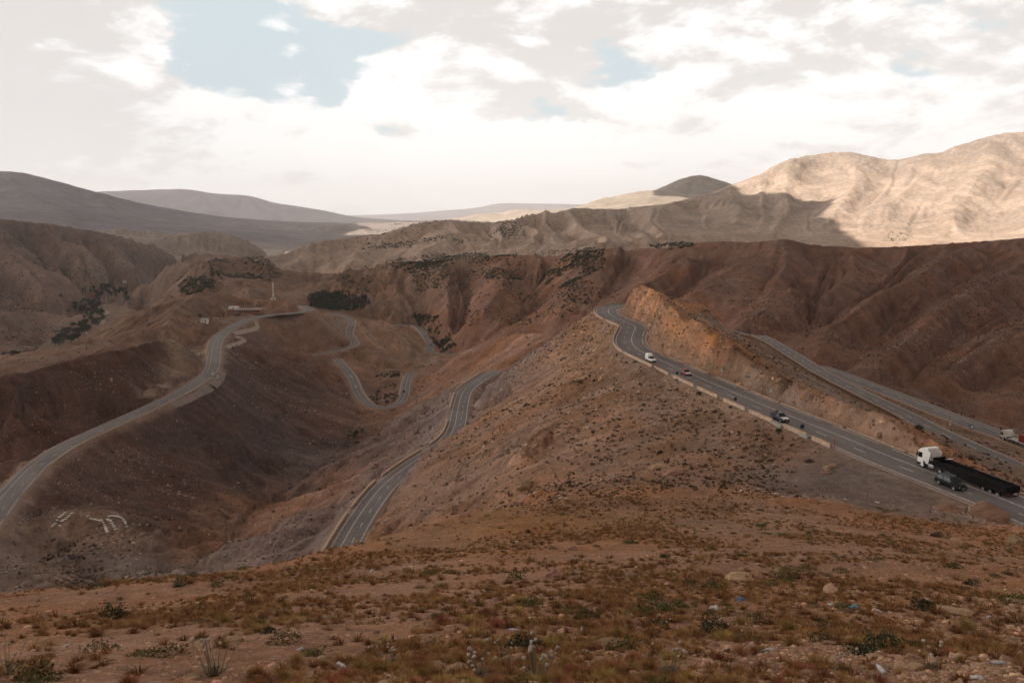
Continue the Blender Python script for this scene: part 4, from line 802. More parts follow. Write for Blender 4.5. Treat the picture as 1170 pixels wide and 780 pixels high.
def car(name, label, cat, kind, col, group=None, L=4.6, W=1.85, Hh=1.6, hoodcol=None):
    t = thing(name, (0, 0, 0), 0, label, cat, group); bodym = paint('paint_' + '_'.join(str(int(c * 1000)) for c in col), col); a = L / 2; hw = W / 2
    belt = Hh * .60; zb = .30 if kind != 'saloon' else .22
    hx = a * .42 if kind != 'van' else a * .66      # foot of the windscreen
    secs = [(-a, hw * .90, zb + .12, belt * .93), (-a + .12, hw * .97, zb, belt), (-a * .5, hw, zb, belt), (0, hw, zb, belt), (hx, hw, zb, belt * 1.0), (a * .8, hw * .97, zb, belt * .93), (a - .1, hw * .93, zb + .05, belt * .84), (a, hw * .84, zb + .15, belt * .72)]
    MB().loft(body_rings(secs)).build('body', bodym, t, True)
    if hoodcol is not None:
        MB().loft([[(x, -w_, z), (x, w_, z), (x, w_, z + .035), (x, -w_, z + .035)] for x, w_, z in ((hx + .05, hw * .86, belt - .005), (a * .8, hw * .85, belt * .935), (a - .12, hw * .80, belt * .85))]).build('bonnet', paint('bonnet_pale', hoodcol), t)
    # glasshouse
    rear = {'suv': -a + .28, 'van': -a + .12, 'saloon': -a * .62, 'pickup': -a * .18, 'canopy': -a * .18}[kind]; rtop = {'suv': -a + .55, 'van': -a + .2, 'saloon': -a * .34, 'pickup': -a * .13, 'canopy': -a * .13}[kind]
    fx, ft = hx + .05, hx - (.62 if kind != 'van' else .4)
    def trap(y0, y1, zt, o=0): return [(fx - o, -y0, belt - .02), (fx - o, y0, belt - .02), (rear + o, y0, belt - .02), (rear + o, -y0, belt - .02)], [(ft - o * .3, -y1, zt), (ft - o * .3, y1, zt), (rtop + o * .3, y1, zt), (rtop + o * .3, -y1, zt)]
    lo, hi = trap(hw - .08, hw - .27, Hh - .05); MB().loft([lo, hi]).build('window', GLASS, t)
    rf = MB().box(((ft + rtop) / 2, 0, Hh - .03), (ft - rtop + .12, W - .46, .09), bev=.035)
    for sy in (-1, 1):
        for x0, x1 in ((fx, ft), (rear, rtop), ((fx + rear) / 2 - .2, (ft + rtop) / 2 - .1)):
            rf.tube((x0, sy * (hw - .075), belt - .03), (x1, sy * (hw - .262), Hh - .04), .045, .045, 6)
    rf.build('roof', bodym, t)
    wr = .36 if kind != 'saloon' else .31
    for sx in (a * .62, -a * .60):
        for sy in (-1, 1):
            MB().tube((sx, sy * (hw - .26), wr + .02), (sx, sy * (hw + .012), wr + .02), wr * 1.17, wr * 1.17, 18).build('wheel_arch', BLACKP, t); wheel(sx, sy * (hw - .10), wr, .23, t)
    for sy in (-1, 1):
        MB().box((a - .07, sy * hw * .66, belt * .68), (.12, .34, .16), bev=.03).build('headlight', LAMP, t); MB().box((-a + .03, sy * hw * .76, belt * .76), (.08, .2, .28), bev=.02).build('tail_light', TAIL, t)
        MB().box((hx - .12, sy * (hw + .09), belt + .07), (.14, .2, .15), bev=.03).build('mirror', BLACKP, t)
    MB().box((a - .03, 0, zb + .2), (.2, W * .86, .2), bev=.05).build('bumper', BLACKP, t); MB().box((-a + .02, 0, zb + .2), (.18, W * .86, .2), bev=.05).build('bumper', BLACKP, t)
    MB().box((a - .03, 0, belt * .66), (.1, W * .42, .14), bev=.02).build('grille', BLACKP, t); MB().box((a + .06, 0, zb + .26), (.02, .5, .11)).build('number_plate', LAMP, t)
    if kind == 'suv':
        for sy in (-1, 1): r = MB(); r.tube((ft - .1, sy * (hw - .34), Hh + .06), (rtop + .1, sy * (hw - .34), Hh + .06), .025, n=6); [r.tube((x, sy * (hw - .34), Hh - .01), (x, sy * (hw - .34), Hh + .07), .02, n=6) for x in (ft - .15, rtop + .15)]; r.build('roof_rail', CHROME, t)
    if kind in ('pickup', 'canopy'):
        bd = MB()
        for sy in (-1, 1): bd.box(((rear - a) / 2, sy * (hw - .06), belt + .05), (rear + a - .05, .08, .34))
        bd.box((-a + .05, 0, belt + .05), (.08, W - .1, .34)); bd.build('cargo_bed', bodym, t)
    if kind == 'canopy':
        MB().box(((rear - a) / 2 - .02, 0, belt + .62), (rear + a - .1, W - .1, 1.15), bev=.22).build('canopy', paint('canopy_white', (.78, .77, .74), .6), t)
    return t
def on_road(t, name, px, py, back=False, off=None, dz=.07):
    p, hw = ROADS[name]; i = near_i(name, px, py); tt, n = frame(p); q = np.array(Rz(px, py, p[i][2])); 
    o = float(np.dot((q - p[i])[:2], n[i][:2])) if off is None else off
    c = p[i] + n[i] * o + tt[i] * (float(np.dot((q - p[i])[:2], tt[i][:2])) if off is None else 0)
    d = -tt[i] if back else tt[i]
    t.location = (c[0], c[1], p[i][2] + dz); sl = (p[min(i + 2, len(p) - 1)][2] - p[max(i - 2, 0)][2]) / max(.01, np.linalg.norm(p[min(i + 2, len(p) - 1)][:2] - p[max(i - 2, 0)][:2]))
    t.rotation_euler = (0, 0, math.atan2(d[1], d[0])); return t
suv = car('suv', 'black four-wheel-drive car with roof rails coming alongside the black trailer', 'car', 'suv', (.008, .008, .009), L=4.9, W=1.95, Hh=1.78); on_road(suv, 'A', 1086, 556.5, back=True)
pk = car('pickup_truck', 'dark pickup with a pale bonnet and a loaded bed by the orange post', 'pickup', 'pickup', (.03, .034, .05), L=5.0, W=1.8, Hh=1.72, hoodcol=(.62, .60, .54)); on_road(pk, 'A', 891, 480.5, back=True)
for k, (x, y, sx, sy, sz, c) in enumerate([(-1.9, .35, .8, .7, .75, (.16, .09, .06)), (-1.9, -.4, .7, .6, .95, (.05, .045, .045)), (-1.1, .3, .7, .8, .85, (.10, .07, .05)), (-1.15, -.45, .6, .6, .7, (.30, .2, .13))]):
    pass
sk = MB(); LOADM = simple('sacking', (.14, .085, .06), .95, .1, var=.4, scale=3)
load = thing('cargo_load', (0, 0, 0), 0, 'brown sacks and bundles heaped in the bed of the dark pickup', 'cargo')
for (x, y, z, r) in [(-1.9, .3, 1.25, .48), (-1.85, -.4, 1.3, .5), (-1.15, .35, 1.28, .45), (-1.1, -.4, 1.22, .42), (-1.5, 0, 1.62, .42)]:
    MB().rock((x, y, z), r, (1, .9, .75), .12, 2).build('sack', LOADM, load, True)
load.location = pk.location; load.rotation_euler = pk.rotation_euler
wc = car('car', 'white pickup with a tall white canopy over its back on the main road', 'car', 'canopy', (.74, .73, .70), L=4.9, W=1.85, Hh=1.75); on_road(wc, 'A', 743.5, 413, back=True)
rc = car('car', 'dark red car with a pale bonnet behind the white canopied pickup', 'car', 'suv', (.26, .022, .018), L=4.3, W=1.75, Hh=1.55, hoodcol=(.55, .42, .38)); rc['label'] = 'dark red car with a pale bonnet in the middle of the main road'; on_road(rc, 'A', 783.5, 428.5, back=True)
small = car('car', 'white car driving on the bend of the left road', 'car', 'saloon', (.72, .72, .70), 'cars on the distant roads', L=4.4, W=1.8, Hh=1.5)
on_road(small, 'L', 243, 428.5, back=True)
greyc = car('car', 'silver car parked on the gravel beside the left road bend', 'car', 'suv', (.42, .44, .45), 'cars on the distant roads', L=4.4, W=1.8, Hh=1.6)
darkc = car('car', 'dark car climbing the right leg of the hairpin', 'car', 'suv', (.03, .032, .035), 'cars on the distant roads', L=4.4, W=1.8, Hh=1.6); on_road(darkc, 'H', 461.5, 447.5)
h = hit(248.5, 433, 400); greyc.location = (h[0], h[1], h[2] + .02); greyc.rotation_euler = small.rotation_euler
for src, nm, px, py, back, lab in [(small, 'H', 401.7, 431.5, False, 'upper white car of two descending the left leg of the hairpin'), (small, 'H', 406.7, 442.5, False, 'lower white car of two descending the left leg of the hairpin'), (small, 'U', 395.6, 380.5, True, 'white car below the fork of the upper switchback road'),
                                   (greyc, 'U', 403.5, 374, False, 'silver car above the bend of the upper switchback road'), (greyc, 'W', 484.5, 383.5, True, 'silver car on the straight of the far right switchback'), (darkc, 'W', 492, 395, False, 'dark car entering the bend of the far right switchback'), (small, 'W', 498.6, 404, False, 'white car leaving the bend of the far right switchback')]:
    on_road(tag(copy_tree(src), lab), nm, px, py, back)
# lorries
def lorry(label, trailer):
    t = thing('truck', (0, 0, 0), 0, label, 'truck'); white = paint('cab_white', (.74, .71, .66), .35); 
    # x = 0 at the front bumper, driving towards +x
    prof = [(0, .75), (0, 1.75), (-.16, 2.85), (-.55, 3.25), (-1.35, 3.62), (-2.15, 3.66), (-2.25, 3.4), (-2.25, .95), (-1.95, .95), (-1.75, 1.28), (-.95, 1.28), (-.72, .75)]
    MB().prism(prof, -1.22, 1.22, .09).build('cab', white, t)
    MB().loft([[(.012, -1.05, 1.80), (.012, 1.05, 1.80), (-.03, 1.05, 1.78), (-.03, -1.05, 1.78)], [(-.155, -1.0, 2.80), (-.155, 1.0, 2.80), (-.2, 1.0, 2.78), (-.2, -1.0, 2.78)]]).build('windscreen', GLASS, t)
    for sy in (-1, 1):
        MB().add([(-.14, sy * 1.232, 1.72), (-1.12, sy * 1.232, 1.72), (-1.12, sy * 1.232, 2.62), (-.36, sy * 1.232, 2.62), (-.14, sy * 1.2, 1.72), (-1.12, sy * 1.2, 1.72), (-1.12, sy * 1.2, 2.62), (-.36, sy * 1.2, 2.62)], [(0, 1, 2, 3), (7, 6, 5, 4), (0, 4, 5, 1), (1, 5, 6, 2), (2, 6, 7, 3), (3, 7, 4, 0)]).build('window', GLASS, t)
        MB().box((-.10, sy * 1.36, 2.2), (.16, .26, .72), bev=.05).build('mirror', BLACKP, t); MB().box((.02, sy * .92, .98), (.08, .42, .22), bev=.03).build('headlight', LAMP, t)
        MB().box((-3.2, sy * 1.05, .78), (1.25, .5, .58), bev=.1).build('fuel_tank', CHROME, t); MB().box((-1.2, sy * 1.242, .95), (.5, .02, 1.2)).build('door_seam', white, t)
        sh = MB().prism([(-1.7, .95), (-2.4, .95), (-2.9, 3.0), (-2.25, 3.3), (-2.24, 1)], sy * 1.17 - .03, sy * 1.17 + .03); sh.build('side_fairing', white, t)
    MB().box((.0, 0, .62), (.34, 2.4, .5), bev=.08).build('bumper', BLACKP, t); MB().box((.03, 0, 1.35), (.06, 1.9, .5), bev=.02).build('grille', BLACKP, t); MB().box((-.30, 0, 3.12), (.4, 2.1, .08), bev=.03).build('sun_visor', BLACKP, t)
    MB().box((-3.6, 0, .86), (5.6, .9, .28)).box((-2.55, 0, 1.2), (.5, 1.8, .5)).build('chassis', BLACKP, t)
    for sx in (-1.35, -5.1):
        for sy in (-1, 1): wheel(sx, sy * 1.02, .50, .36, t)
    return t
BLK = simple('black_tarpaulin', (.009, .0085, .0085), .8, .12, var=.3); WOOD = simple('trailer_floor', (.05, .038, .03), .95, .1, var=.3)
tk = lorry('white lorry cab drawing a long low black trailer past the black car', True)
LT = 14.5; x0, x1 = -3.55, -3.55 - LT; xm = (x0 + x1) / 2
MB().box((xm, 0, 1.28), (LT, 2.48, .22)).build('trailer_floor', WOOD, tk)
for sy in (-1, 1):
    sd = MB().box((xm, sy * 1.235, 1.72), (LT, .07, .95))
    for k in range(12): sd.box((x0 - .3 - k * (LT - .6) / 11, sy * 1.285, 1.7), (.09, .05, 1.05))
    sd.build('trailer_side', BLK, tk)
    MB().box((xm - .3, sy * 1.1, .92), (LT * .55, .06, .36)).build('side_guard', BLK, tk)
MB().box((x0, 0, 1.85), (.08, 2.48, 1.25)).build('headboard', BLK, tk); MB().box((x1, 0, 1.75), (.08, 2.48, 1.05)).build('tailboard', BLK, tk); MB().box((xm, 0, 1.05), (LT - .4, 1.0, .3)).build('trailer_chassis', BLACKP, tk)
MB().box((xm - 1.2, 0, 1.52), (LT - 4, 2.2, .28), bev=.1).build('folded_sheet', BLK, tk)
MB().box((x1 - .02, 0, .75), (.12, 2.3, .14)).build('rear_bumper', BLACKP, tk)
for sx in (x1 + 1.6, x1 + 2.95, x1 + 4.3):
    for sy in (-1, 1): wheel(sx, sy * 1.02, .50, .36, tk)
for sy in (-1, 1): MB().box((x1 - .05, sy * .95, 1.05), (.06, .36, .14)).build('tail_light', TAIL, tk)
pl_ = MB(); pl_.tube((x0 - .2, -.9, 2.0), (x0 - 1.6, -1.25, 2.55), .05, n=6); pl_.tube((x0 - 1.6, -1.25, 2.3), (x0 - 1.6, -1.25, 2.75), .05, n=6); pl_.build('ladder', CHROME, tk)
pA, _ = ROADS['A']; 
def nose_at(t, name, px, py, off, rev=False):
    p, hw = ROADS[name]; i = near_i(name, px, py); tt, n = frame(p); c = p[i] + n[i] * off; t.location = (c[0], c[1], p[i][2] + .06)
    j = max(0, i - 12) if not rev else min(len(p) - 1, i + 9); d = p[i] - p[j]; t.rotation_euler = (0, 0, math.atan2(d[1], d[0])); return t
nose_at(tk, 'A', 1040, 532, 2.5)
tk2 = lorry('white lorry cab with a flatbed and red container on the lowest right road', False)
REDC = simple('red_container', (.30, .045, .03), .6, .3, var=.2); x0, x1 = -3.2, -16.2
MB().box(((x0 + x1) / 2, 0, 1.25), (13, 2.5, .25)).build('flatbed', simple('pale_deck', (.45, .42, .38)), tk2)
ct = MB().box((-11.6, 0, 2.62), (8.2, 2.46, 2.45), bev=.04)
for k in range(16):
    for sy in (-1, 1): ct.box((-7.9 - k * .5, sy * 1.245, 2.62), (.22, .05, 2.2))
ct.build('container', REDC, tk2); MB().box((-11.6, 0, 1.42), (8.3, 2.56, .2)).build('pale_sill', paint('cab_white', (.74, .71, .66)), tk2); MB().box(((x0 + x1) / 2, 0, 1.0), (12.6, 1.0, .3)).build('trailer_chassis', BLACKP, tk2)
for sx in (x1 + 1.6, x1 + 2.95, x1 + 4.3):
    for sy in (-1, 1): wheel(sx, sy * 1.02, .50, .36, tk2)
nose_at(tk2, 'C', 1157, 500, 2.9, True)

# ------------------------------------------------------------------ signs, posts, markers
SIGNB = simple('sign_back', (.035, .04, .055), .6, .3); ORANGE = simple('orange_post', (.48, .12, .03), .7, .2); REDP = simple('red_post', (.32, .06, .045), .7, .2); WHITE = simple('white_paint', (.72, .70, .67), .6, .3); BLUE = simple('sign_blue', (.05, .13, .27), .5, .3); REDM = simple('sign_red', (.45, .03, .03), .5, .3); STEEL = simple('post_steel', (.25, .25, .25), .5, .4, .5)
def at_side(px, py, name, off):
    p, hw = ROADS[name]; i = near_i(name, px, py); t, n = frame(p); c = p[i] + n[i] * off; return (c[0], c[1], max(p[i][2] - .1, H(c[0], c[1]) - .05) if abs(off) < hw + 1 else H(c[0], c[1]) - .05), math.atan2(t[i][1], t[i][0])
def round_sign(px, py, name, off, lab, back=True, r=.42, hgt=2.0, tri=False, face=None):
    loc, yaw = at_side(px, py, name, off); t = thing('road_sign', loc, yaw, lab, 'road sign', 'road signs along the main road')
    MB().tube((0, 0, 0), (0, 0, hgt + .1), .04, n=8).build('post', STEEL, t); n = 3 if tri else 24; a0 = math.pi / 2
    v = [(x, r * math.cos(a0 + 2 * math.pi * i / n), hgt + r * math.sin(a0 + 2 * math.pi * i / n)) for x in (.05, .08) for i in range(n)]
    v2 = [(x, .8 * y, hgt + .8 * (z - hgt)) for x, y, z in v]
    f = [tuple(range(n)), tuple(range(2 * n - 1, n - 1, -1))] + [(i, i + n, (i + 1) % n + n, (i + 1) % n) for i in range(n)]
    sg = -1
    disc = MB().add([(sg * x * 1, y, z) for x, y, z in v], f).build('sign_back' if back else 'sign_face', SIGNB if back else WHITE, t)
    MB().add([(x * .6, y, z) for x, y, z in v2], f).build('sign_face' if back else 'sign_back', WHITE if back else SIGNB, t)
    return t
round_sign(791, 438, 'A', -5.5, 'dark round sign seen from behind on the parapet below the red car', hgt=1.5); round_sign(861, 471, 'A', -5.5, 'dark round sign seen from behind on the parapet behind the dark pickup', hgt=1.5); round_sign(937.5, 506, 'A', -5.5, 'dark round sign seen from behind at the parapet gap by the lay-by', hgt=1.6, r=.5)
round_sign(804.5, 420, 'A', 6.6, 'white round sign facing the road at the foot of the rock cutting', False, .5, 1.5); round_sign(857, 441, 'A', 6.6, 'white triangular sign at the foot of the dark rock cutting', False, .62, 1.4, True); round_sign(741, 374, 'A', 6.2, 'small white sign on the inside of the double bend', False, .45, 1.4)
for px, py, off, hgt, m, lab in [(893, 487.5, -5.3, 1.9, ORANGE, 'bright orange marker post on the wall beside the dark pickup'), (976, 522, -5.6, 2.4, REDP, 'tall thin red pole at the end of the parapet by the lay-by'), (820.5, 450, -5.4, 1.7, REDP, 'red marker post between the red car and the dark pickup'), (769, 425, -5.3, 1.5, REDP, 'red marker post between the white pickup and the red car')]:
    loc, yaw = at_side(px, py, 'A', off); t = thing('marker_post', loc, yaw, lab, 'post', 'coloured posts along the main road'); MB().tube((0, 0, -.2), (0, 0, hgt * .8), .085, .08, 8).build('shaft', m, t); MB().tube((0, 0, hgt * .8), (0, 0, hgt), .09, .06, 8).build('cap', REDP if m is ORANGE else ORANGE, t)
h = at_side(1133, 484, 'C', 7.6)[0]; t = thing('road_sign', h, rad(-30), 'square blue road sign beside the lowest right road', 'road sign'); MB().tube((0, 0, 0), (0, 0, 3.2), .07, n=8).build('post', STEEL, t); MB().box((0, 0, 2.9), (1.6, .08, 1.3), bev=.03).build('panel', BLUE, t); MB().box((.35, -.05, 2.95), (.55, .02, .75)).box((-.5, -.05, 2.8), (.35, .02, .35)).build('white_symbol', WHITE, t)
for px, py, nm, off, lab in [(1107, 479, 'C', 6.6, 'white marker stone on the valley edge of the lowest right road'), (1125, 497, 'C', -5.6, 'dark short bollard on the near edge of the lowest right road'), (1081, 481, 'C', -5.5, 'dark bollard farther along the near edge of the lowest right road')]:
    loc, yaw = at_side(px, py, nm, off); t = MB().box((0, 0, .4), (.5, .5, .95), bev=.12, taper=.8).build('marker_stone', WHITE if 'white' in lab else BLACKP); t.location = loc; t.rotation_euler = (0, 0, yaw); tag(t, lab, 'marker')
for px, py, lab in [(1145.5, 551, 'pale marker post on the bank behind the black trailer'), (1168.5, 537, 'pale square stone block at the end of the lower road wall')]:
    h = hit(px, py, 60); t = MB().box((0, 0, .6), (.55, .4, 1.3), bev=.06).build('marker_stone', STONE); t.location = (h[0], h[1], h[2] - .1); tag(t, lab, 'marker')
for px, py, lab in [(967.5, 570, 'thin leaning fence post left of the lay-by edge'), (990.5, 571, 'thin fence post on the brow, second from the left by the lay-by'), (1016, 573, 'thin fence post on the brow in front of the lay-by middle'), (1063, 584, 'thin fence post beside the brown culvert mound')]:
    h = hit(px, py, 40); t = MB().tube((0, 0, -.2), (random.uniform(-.08, .08), 0, 1.15), .035, .03, 6).build('fence_post', simple('old_wood', (.10, .08, .065)) if 'old_wood' not in MATS else MATS['old_wood']); t.location = h; tag(t, lab, 'post', 'fence posts on the brow')
# low earth-topped culvert mounds by the road edge
EARTHT = simple('mound_earth', (.22, .125, .082), .95, .1, var=.3, scale=1.5, bmp=.15)
for pts, lab in [([(1063, 589), (1068, 578.5), (1083, 575), (1095, 580), (1104, 585), (1100, 592)], 'low brown earth mound with a pale stone rim near the black car'), ([(1106, 588), (1107, 578), (1124, 572), (1140, 579), (1156, 589), (1150, 596)], 'brown earth mound with a dark stepped end at the road edge below the trailer')]:
    gp = [Vector(Rz(px, py, -42.9)) for px, py in pts]; c = sum(gp, Vector()) / len(gp)
    gp = [a.lerp(b, t / 5) + Vector((random.uniform(-.14, .14), random.uniform(-.14, .14), 0)) for a, b in zip(gp, gp[1:] + gp[:1]) for t in range(5)]; zt = -42.3
    t = thing('culvert_mound', (c.x, c.y, -43.4), 0, lab, 'mound'); k = len(gp)
    ring = lambda s, z: [tuple((p - c) * s + Vector((0, 0, z))) for p in gp]
    jr = lambda s, z: [(x, y, z_ + random.uniform(-.09, .09)) for x, y, z_ in ring(s, z)]
    MB().loft([ring(1.1, -.6), ring(1.0, .2), jr(.96, .6), jr(.75, .8), jr(.45, .95), jr(.15, .9)]).build('earth_top', EARTHT, t, True)
    rim = MB()
    for i in range(k // 3):
        a = (gp[i] - c) * 1.0; b = (gp[i + 1] - c) * 1.0; rim.tube((a.x, a.y, .5), (b.x, b.y, .5), .09, .07, 5)
    rim.build('stone_rim', STONE, t)

# ------------------------------------------------------------------ cafe, mast, houses
OCHRE = simple('ochre_render', (.36, .16, .10), .9, .15, var=.15, scale=.4); DARKO = simple('dark_panel', (.03, .025, .022), .7, .3); WHITEW = simple('whitewash', (.68, .64, .60), .9, .2, var=.1, scale=.5); ROOFB = simple('flat_roof', (.33, .27, .23), .95, .1)
a = np.array(Rz(258.5, 358, -104.3)); b = np.array(Rz(297, 357.6, -104.3)); c = (a + b) / 2; Lb = float(np.linalg.norm(b - a)); yaw = math.atan2(b[1] - a[1], b[0] - a[0])
hc = hit(278, 357.6, 500); print('cafe', c, hc, H(c[0], c[1] + 5)); cf = thing('cafe_building', (hc[0], hc[1] + 6, hc[2] - .2), yaw, 'long low ochre roadside cafe with an arcade and a white upper block', 'building')
MB().box((0, 0, 1.6), (Lb, 9, 4.2)).build('wall', OCHRE, cf); rf = MB().box((0, -.2, 3.82), (Lb + .8, 10, .3)).build('roof', ROOFB, cf); MB().box((Lb * .1, -4.9, 3.5), (Lb * .8, .5, .8)).build('pale_fascia', simple('pale_fascia', (.55, .42, .30)), cf)
ub = MB().box((-Lb * .34, 1.2, 5.1), (Lb * .28, 5.5, 2.3)).build('upper_block', WHITEW, cf); MB().box((-Lb * .34, -1.6, 4.9), (1.2, .1, 1.2)).build('window', DARKO, ub)
for k in range(9):
    x = -Lb * .12 + k * Lb * .068; MB().box((x, -4.52, 1.55), (Lb * .045, .12, 2.3)).build('arcade_shade_panel', DARKO, cf)  # dark slabs on the wall stand for shade inside the arcade
for k in range(3): w_ = MB().box((-Lb * .42 + k * Lb * .1, -4.52, 1.8), (1.5, .1, 1.3)).build('window', DARKO, cf); MB().box((-Lb * .42 + k * Lb * .1, -4.6, 1.1), (1.8, .2, .12)).build('sill', WHITEW, w_)
MB().box((-Lb * .17, -4.55, 1.3), (1.3, .14, 2.4)).build('door', BLUE, cf)
def house(px, py, W_, D_, H_, yaw, m, lab, near=400, cat='house'):
    h = hit(px, py, near); t = thing('stone_house', (h[0], h[1] + D_ * .4, h[2] - .1), yaw, lab, cat, None)
    MB().box((0, 0, H_ / 2 - .8), (W_, D_, H_ + 1.6)).build('wall', m, t); MB().box((0, 0, H_ + .12), (W_ + .4, D_ + .4, .3)).build('roof', ROOFB, t); MB().box((W_ * .2, -D_ / 2, 1.05), (1.0, .1, 2.1)).build('door', DARKO, t)
    for x in (-W_ * .3, -W_ * .02): MB().box((x, -D_ / 2, H_ * .58), (.9, .1, .9)).build('window', DARKO, t)
    return t
house(233, 368, 6, 5, 3, .2, WHITEW, 'small white hut at the left end of the cafe terrace', 500); house(246.5, 366.5, 5, 4, 2.6, -.1, simple('pale_render', (.5, .38, .3)), 'tiny pale hut on the edge of the cafe terrace', 500)
house(102, 384, 11, 8, 4.2, .1, WHITEW, 'white house among the dark trees of the lower valley', 900); house(117, 384, 13, 8, 3.8, -.15, OCHRE, 'reddish house with a pale front right of the white valley house', 900); house(110, 386, 6, 5, 3, .0, MATS['pale_render'], 'small pale shed between the two valley houses', 900)
house(113, 335.5, 14, 9, 5, .1, MATS['pale_render'], 'pale farmhouse beside the river bed in the far valley', 1000); house(104, 338, 12, 9, 5, .2, OCHRE, 'earth coloured house behind the far valley poplars', 1000); house(126, 340.5, 14, 8, 4, -.1, MATS['pale_render'], 'pale low house by the far valley track', 1000); house(142, 322.5, 9, 8, 4, .1, WHITEW, 'tiny white house high up the far valley', 1200)
h = hit(312, 342.2, 600); zm = 25.0; mt = thing('radio_mast', (h[0], h[1] + 2, h[2] - .3), .3, 'tall white lattice radio mast on the hill behind the cafe', 'mast')
lt = MB(); w0, w1 = 1.15, .55
for k in range(12):
    za, zb_ = k * zm / 12, (k + 1) * zm / 12; ra, rb = w0 + (w1 - w0) * k / 12, w0 + (w1 - w0) * (k + 1) / 12; cs = [(-1, -1), (1, -1), (1, 1), (-1, 1)]
    for i in range(4):
        x, y = cs[i]; x2, y2 = cs[(i + 1) % 4]; lt.tube((x * ra, y * ra, za), (x * rb, y * rb, zb_), .13, n=5); lt.tube((x * ra, y * ra, za), (x2 * rb, y2 * rb, zb_), .07, n=4); lt.tube((x2 * ra, y2 * ra, za), (x * rb, y * rb, zb_), .07, n=4)
lt.build('lattice', WHITE, mt)
for z in (24, 21, 18): 
    for k in range(3): a_ = k * 2.094; MB().box((.95 * math.cos(a_), .95 * math.sin(a_), z), (.35, .55, 2.2), rz=a_, bev=.05).build('antenna_panel', WHITE, mt)
for z, a_ in ((8, -1.3), (6, -1.9)): d_ = MB(); d_.tube((1.3 * math.cos(a_), 1.3 * math.sin(a_), z), (1.7 * math.cos(a_), 1.7 * math.sin(a_), z), .9, .85, 14); d_.build('dish', WHITE, mt)
MB().box((-2.6, -1, 1.2), (3, 2.6, 2.6), bev=.06).build('cabin', WHITE, mt); MB().box((2.4, -1.2, .9), (2, 1.8, 2), bev=.06).build('cabinet', WHITE, mt); MB().tube((0, 0, zm), (0, 0, zm + 2.5), .06, .03, 5).build('tip', REDM, mt)
print('objects', time.time() - T0)
# ------------------------------------------------------------------ what of the land is seen, for scattering
TAN = ZF / RR; cm_ = np.maximum.accumulate(TAN, axis=0); VIS = TAN >= cm_ - 1e-4
DEP = Y * PC - ZF * PS; PX = CX + F * X / np.maximum(DEP, .1); PY = CY - F * (Y * PS + ZF * PC) / np.maximum(DEP, .1)
AREA = (np.gradient(rr)[:, None] * RR * np.gradient(th)[None, :])
INFR = VIS & (PX > -60) & (PX < 1230) & (PY < 830) & (PY > 100)
def inpoly(poly):
    m = np.zeros(PX.shape, bool); n = len(poly)
    for i in range(n):
        x0, y0 = poly[i]; x1, y1 = poly[(i + 1) % n]
        if y0 == y1: continue
        c = ((PY >= min(y0, y1)) & (PY < max(y0, y1))); m ^= c & (PX < x0 + (PY - y0) * (x1 - x0) / (y1 - y0))
    return m
def pick(mask, wgt, n, seed):
    g = np.random.default_rng(seed); idx = np.flatnonzero(mask); p = wgt.ravel()[idx].astype(float); p /= p.sum()
    k = g.choice(idx, size=n, p=p); r, c = np.unravel_index(k, ZF.shape)
    x = X[r, c] + g.uniform(-.5, .5, n) * (RR[r, c] * .0017); y = Y[r, c] + g.uniform(-.5, .5, n) * (RR[r, c] * .003)
    return np.stack([x, y, H(x, y)], 1)
def tint_mat(name, rough=.95, spec=.1):
    m, nt, b = nodes_of(name, rough, spec); at = nn(nt, 'ShaderNodeAttribute', attribute_name='tint'); nt.links.new(at.outputs['Color'], b.inputs['Base Color']); return m
def rnd_mat(name, col, var=.35, hue=.04, rough=.95):
    m, nt, b = nodes_of(name, rough, .1); oi = nn(nt, 'ShaderNodeObjectInfo'); hs = nn(nt, 'ShaderNodeHueSaturation'); hs.inputs['Color'].default_value = (*col, 1)
    nt.links.new(mrange(nt, oi.outputs['Random'], 0, 1, .5 - hue, .5 + hue), hs.inputs['Hue'])
    co = nn(nt, 'ShaderNodeTexCoord').outputs['Object']; f = noise_tex(nt, co, 14, 3); r2 = mth(nt, 'FRACT', mth(nt, 'MULTIPLY', oi.outputs['Random'], 37.7))
    nt.links.new(mth(nt, 'MULTIPLY', mrange(nt, f, .3, .7, .6, 1.4), mrange(nt, r2, 0, 1, 1 - var, 1 + var)), hs.inputs['Value']); nt.links.new(hs.outputs[0], b.inputs['Base Color']); return m
def blades(n, hgt, spread, wid, seed, droop=.3):       # a domed tuft: blades fanning out from the root
    g = np.random.default_rng(seed); v = []; f = []
    for i in range(n):
        a = g.uniform(0, 2 * math.pi); el = math.acos(g.uniform(.05, 1.0)); L = g.uniform(.55, 1.0); r0 = spread * .28 * g.uniform()
        d = np.array((math.cos(a), math.sin(a), 0)); s = np.array((-d[1], d[0], 0)) * wid * g.uniform(.6, 1.3); k = len(v); o = d * r0 + np.array((0, 0, -.03)); si, co = math.sin(el), math.cos(el)
        m = o + d * spread * .5 * si * L + np.array((0, 0, hgt * .62 * co * L + .03)); t = o + d * spread * si * L + np.array((0, 0, hgt * (co * (1 - droop * .4) + .10) * L + .02))
        v += [o - s, o + s, m + s * .8, m - s * .8, t]; f += [(k, k + 1, k + 2, k + 3), (k + 3, k + 2, k + 4)]
    return v, f
